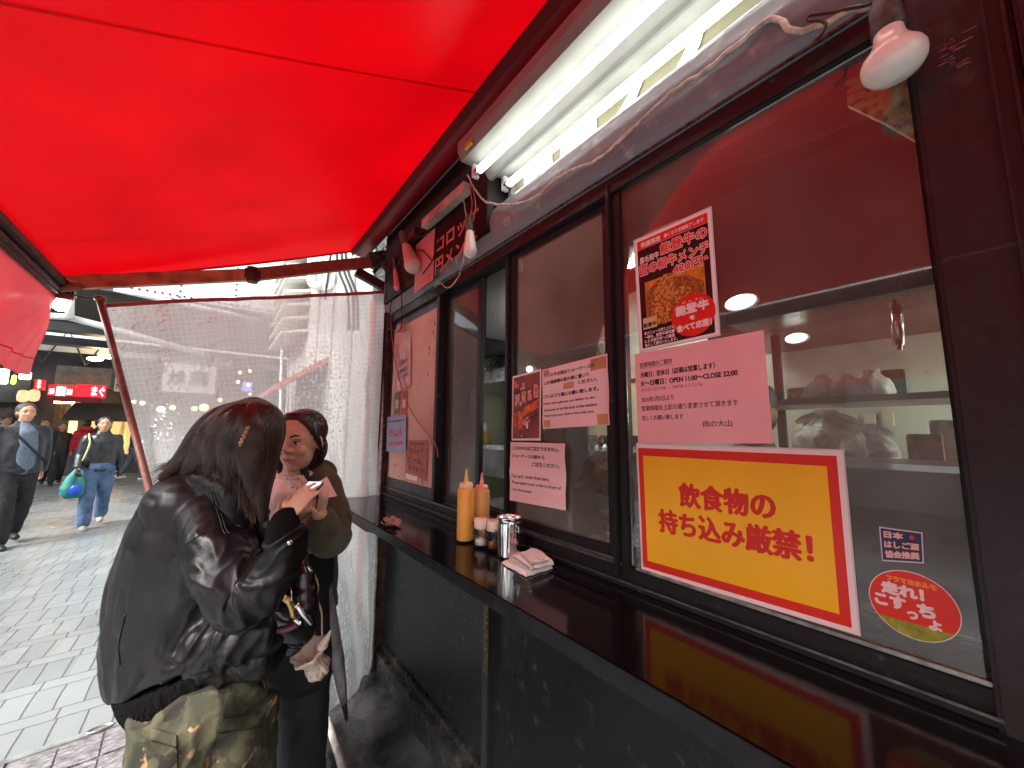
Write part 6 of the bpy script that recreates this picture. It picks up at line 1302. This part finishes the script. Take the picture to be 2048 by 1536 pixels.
g = MB(); g.tube([on(tb_, u, v, .002) for u, v in ((573, 950), (577, 958), (582, 966), (586, 972), (590, 967), (597, 959), (603, 950))], .0009, 6); g.ell(on(tb_, 586, 975, .003), (.004, .003, .004), seg=8); g.build('necklace', M('gold_chain', (.7, .5, .2), .25, metal=1), w2, True)
g = MB(); g.tube([P(640, 955, 1.5), P(636, 975, 1.51), P(632, 1050, 1.52), P(630, 1150, 1.52), P(628, 1220, 1.52)], [.05, .075, .08, .08, .085], 22, hemi=False)
g.tube([P(546, 955, 1.52), P(542, 985, 1.52), P(540, 1080, 1.52), P(545, 1220, 1.52)], [.05, .08, .085, .085], 22, hemi=False)
g.tube([P(640, 950, 1.54), P(590, 960, 1.58), P(545, 952, 1.54)], .06, 18, hemi=True); g.tube([P(590, 1000, 1.62), P(590, 1220, 1.62)], .14, 22, side=right_, flat=.5, hemi=True)
g.tube(crom([P(642, 968, 1.5), P(662, 1020, 1.47), P(664, 1072, 1.43), P(652, 1072, 1.36), P(645, 1048, 1.32)], 18), list(np.interp(np.linspace(0, 1, 18), [0, .4, .6, .85, 1], [.064, .066, .066, .056, .05])), 18, hemi=True)
g.tube(crom([P(540, 975, 1.5), P(535, 1080, 1.48), P(575, 1060, 1.4)], 12), .055, 18, hemi=True)
blob('olive_jacket', g, .007, olive, w2, 4, folds(.010, 12, (1, 1, .8)))
g = MB(); g.tube([P(608, 938, 1.44), P(613, 965, 1.43), P(622, 1000, 1.425)], [.016, .02, .018], 10, side=right_, flat=.4, hemi=True); blob('jacket_lapel', g, .005, blk_c, w2, 2)
g = MB(); g.ell(P(588, 1330, 1.5), (.15, .12, .15), ax=(right_, back_, UP)); g.tube([P(585, 1220, 1.5), P(588, 1330, 1.5)], [.135, .15], 20, side=right_, flat=.75, hemi=True)
for q, D_ in ((572, 1.5), (606, 1.46)):
    a_, b_, c_, d_ = P(q, 1360, D_), P(q-4, 1480, D_), P(q-8, 1620, D_), P(q-10, 1790, D_); d_.z = .05; g.tube([a_, b_, c_, d_], [.095, .09, .085, .08], 20)
blob('black_trousers', g, .0085, M('washed_black_denim', (.014, .015, .018), .75, var=.35, vs=8, bump=.4, bs=120), w2, 4, folds(.008, 9, (1, 1, .6)))
for q, D_ in ((560, 1.46), (598, 1.44)):
    a_ = P(q, 1790, D_); a_.z = .035; g = MB(); g.tube([a_+back_*.05, a_-back_*.05, a_-back_*.15], [.043, .046, .036], 14, hemi=True); blob('shoe', g, .01, blk_c, w2, 2)
g = MB(); g.tube([P(590, 1070, 1.49), P(590, 1120, 1.47), P(590, 1220, 1.47), P(592, 1330, 1.48)], [.125, .135, .135, .14], 24, side=right_, flat=.75); blob('black_tunic', g, .007, blk_c, w2, 4, folds(.012, 9, (1, 1, .5)))
# pink paper in her hand
g = MB(); qd = [P(630, 966, 1.30), P(653, 953, 1.36), P(674, 992, 1.34), P(650, 996, 1.28)]
g.grid(lambda a, b: qd[0].lerp(qd[1], a).lerp(qd[3].lerp(qd[2], a), b)+right_*.004*math.sin(a*3), 8, 8); g.grid(lambda a, b: qd[0].lerp(qd[1], a).lerp(qd[3].lerp(qd[2], a), b)+right_*.004*math.sin(a*3)+back_*.0015, 8, 8)
tag(g.build('pink_wallet', M('pale_pink_card', (.72, .40, .40), .45), smooth=True), 'pale pink card wallet held by the woman in the olive jacket', 'wallet')
# shiny black shoulder bag with gold clasp
pat = M('black_patent_leather', (.008, .007, .008), .22, var=.3, vs=10, bump=.3, bs=22, coat=.3, bdist=.003)
hbg = empty('handbag', P(575, 1260, 1.2), 'black patent handbag with a curved gold clasp hanging between the two women', 'handbag')
g = MB(); g.tube(crom([P(592, 1125, 1.26), P(590, 1170, 1.24), P(585, 1215, 1.22), P(578, 1262, 1.2)], 14), list(np.interp(np.linspace(0, 1, 14), [0, .3, .7, 1], [.045, .062, .08, .07])), 22, side=right_, flat=.6, hemi=True)
g.tube(crom([P(535, 1240, 1.14), P(565, 1250, 1.15), P(600, 1262, 1.18)], 12), .045, 18, hemi=True); blob('bag_body', g, .006, pat, hbg, 4, folds(.008, 9, (1, 1, 1)))
g = MB(); g.tube(crom([P(541, 1206, 1.08), P(555, 1196, 1.07), P(572, 1198, 1.07), P(583, 1212, 1.075), P(587, 1230, 1.08)], 20), .0085, 12, hemi=True); g.build('gold_clasp', M('antique_gold', (.62, .44, .16), .28, metal=1, var=.4, vs=60, bump=.5, bs=120), hbg, True)
g = MB(); g.tube([P(580, 1172, 1.12), P(585, 1205, 1.10)], .003, 8); g.tube([P(596, 1213, 1.08), P(607, 1229, 1.08), P(622, 1246, 1.09)], .006, 10, hemi=True); g.ell(P(594, 1211, 1.08), (.008,)*3, seg=10); g.tube([P(590, 1240, 1.09), P(600, 1247, 1.09)], .005, 8, hemi=True)
g.build('zip_puller', M('lilac_silver_metal', (.6, .57, .66), .2, metal=1), hbg, True)
g = MB(); g.tube(crom([P(556, 1262, 1.10), P(575, 1258, 1.09), P(596, 1250, 1.10)], 8), .008, 8); g.build('lining', M('dark_wine_lining', (.12, .03, .04), .4), hbg, True)
# cream cord
g = MB(); g.tube(crom([P(628, 1030, 1.31), P(622, 1065, 1.3), P(611, 1090, 1.28), P(612, 1112, 1.27), P(625, 1140, 1.27), P(636, 1170, 1.27), P(634, 1195, 1.27), P(643, 1225, 1.27), P(644, 1262, 1.27), P(647, 1300, 1.27)], 60), .0028, 8); tag(g.build('cream_cord', M('cream_cord_cotton', (.62, .50, .38), .8, bump=.6, bs=300), smooth=True), 'long cream cord hanging from the hands of the woman in olive', 'cord')
# crumpled cream cloth pouch
g = MB()
pc = P(622, 1310, 1.28)
def pou(t, h): return 1+.07*math.sin(t*7+h*60)+.05*math.sin(t*17+h*30)*(h < .08)+.12*noise.noise(Vector((math.cos(t)*2, math.sin(t)*2, h*20)))
axp = (P(600, 1272, 1.24)-P(640, 1342, 1.30)); g.lathe([(0, 0), (.030, .002), (.038, .02), (.036, .04), (.031, .06), (.040, .085), (.052, .105), (.050, .113), (.043, .108), (.032, .09), (.024, .06), (0, .05)], P(641, 1345, 1.30), axp, 60, wob=pou)
g.tube(crom([P(645, 1290, 1.26), P(655, 1274, 1.25), P(661, 1262, 1.25)], 8), [.018, .015, .012, .010, .008, .006, .005, .003], 10, hemi=True)
tag(g.build('cloth_pouch', M('cream_gathered_cloth', (.66, .52, .42), .8, var=.12, vs=20, bump=1, bs=60), smooth=True), 'crumpled cream gathered cloth pouch hanging beside the umbrella', 'pouch')
# umbrella
um = empty('folded_umbrella', P(692, 1440, 1.52), 'folded grey umbrella hanging point down from the olive sleeved arm', 'umbrella')
ug = M('wet_grey_umbrella_cloth', (.24, .23, .25), .4, var=.3, vs=30, bump=.5, bs=40, coat=.1, stretch=(1, 1, .3))
ua, ub = P(641, 1112, 1.46), P(688, 1405, 1.52)
g = MB(); axu = (ub-ua); LU = axu.length
g.lathe([(.010, 0), (.016, .01), (.021, LU*.12), (.026, LU*.45), (.024, LU*.7), (.018, LU*.9), (.012, LU), (0, LU)], ua, axu, 40, wob=lambda t, h: 1+.10*math.sin(t*5+h*16)); g.build('canopy', ug, um, True)
g = MB(); g.tube([ub, P(693, 1438, 1.525)], [.011, .007], 12, hemi=True); g.build('ferrule', M('dark_wine_tip', (.03, .008, .012), .25), um, True)
g = MB(); g.tube(crom([P(636, 1060, 1.42), P(638, 1085, 1.44), P(641, 1115, 1.46)], 8), .007, 10, hemi=True); g.build('handle', cable_black, um, True)
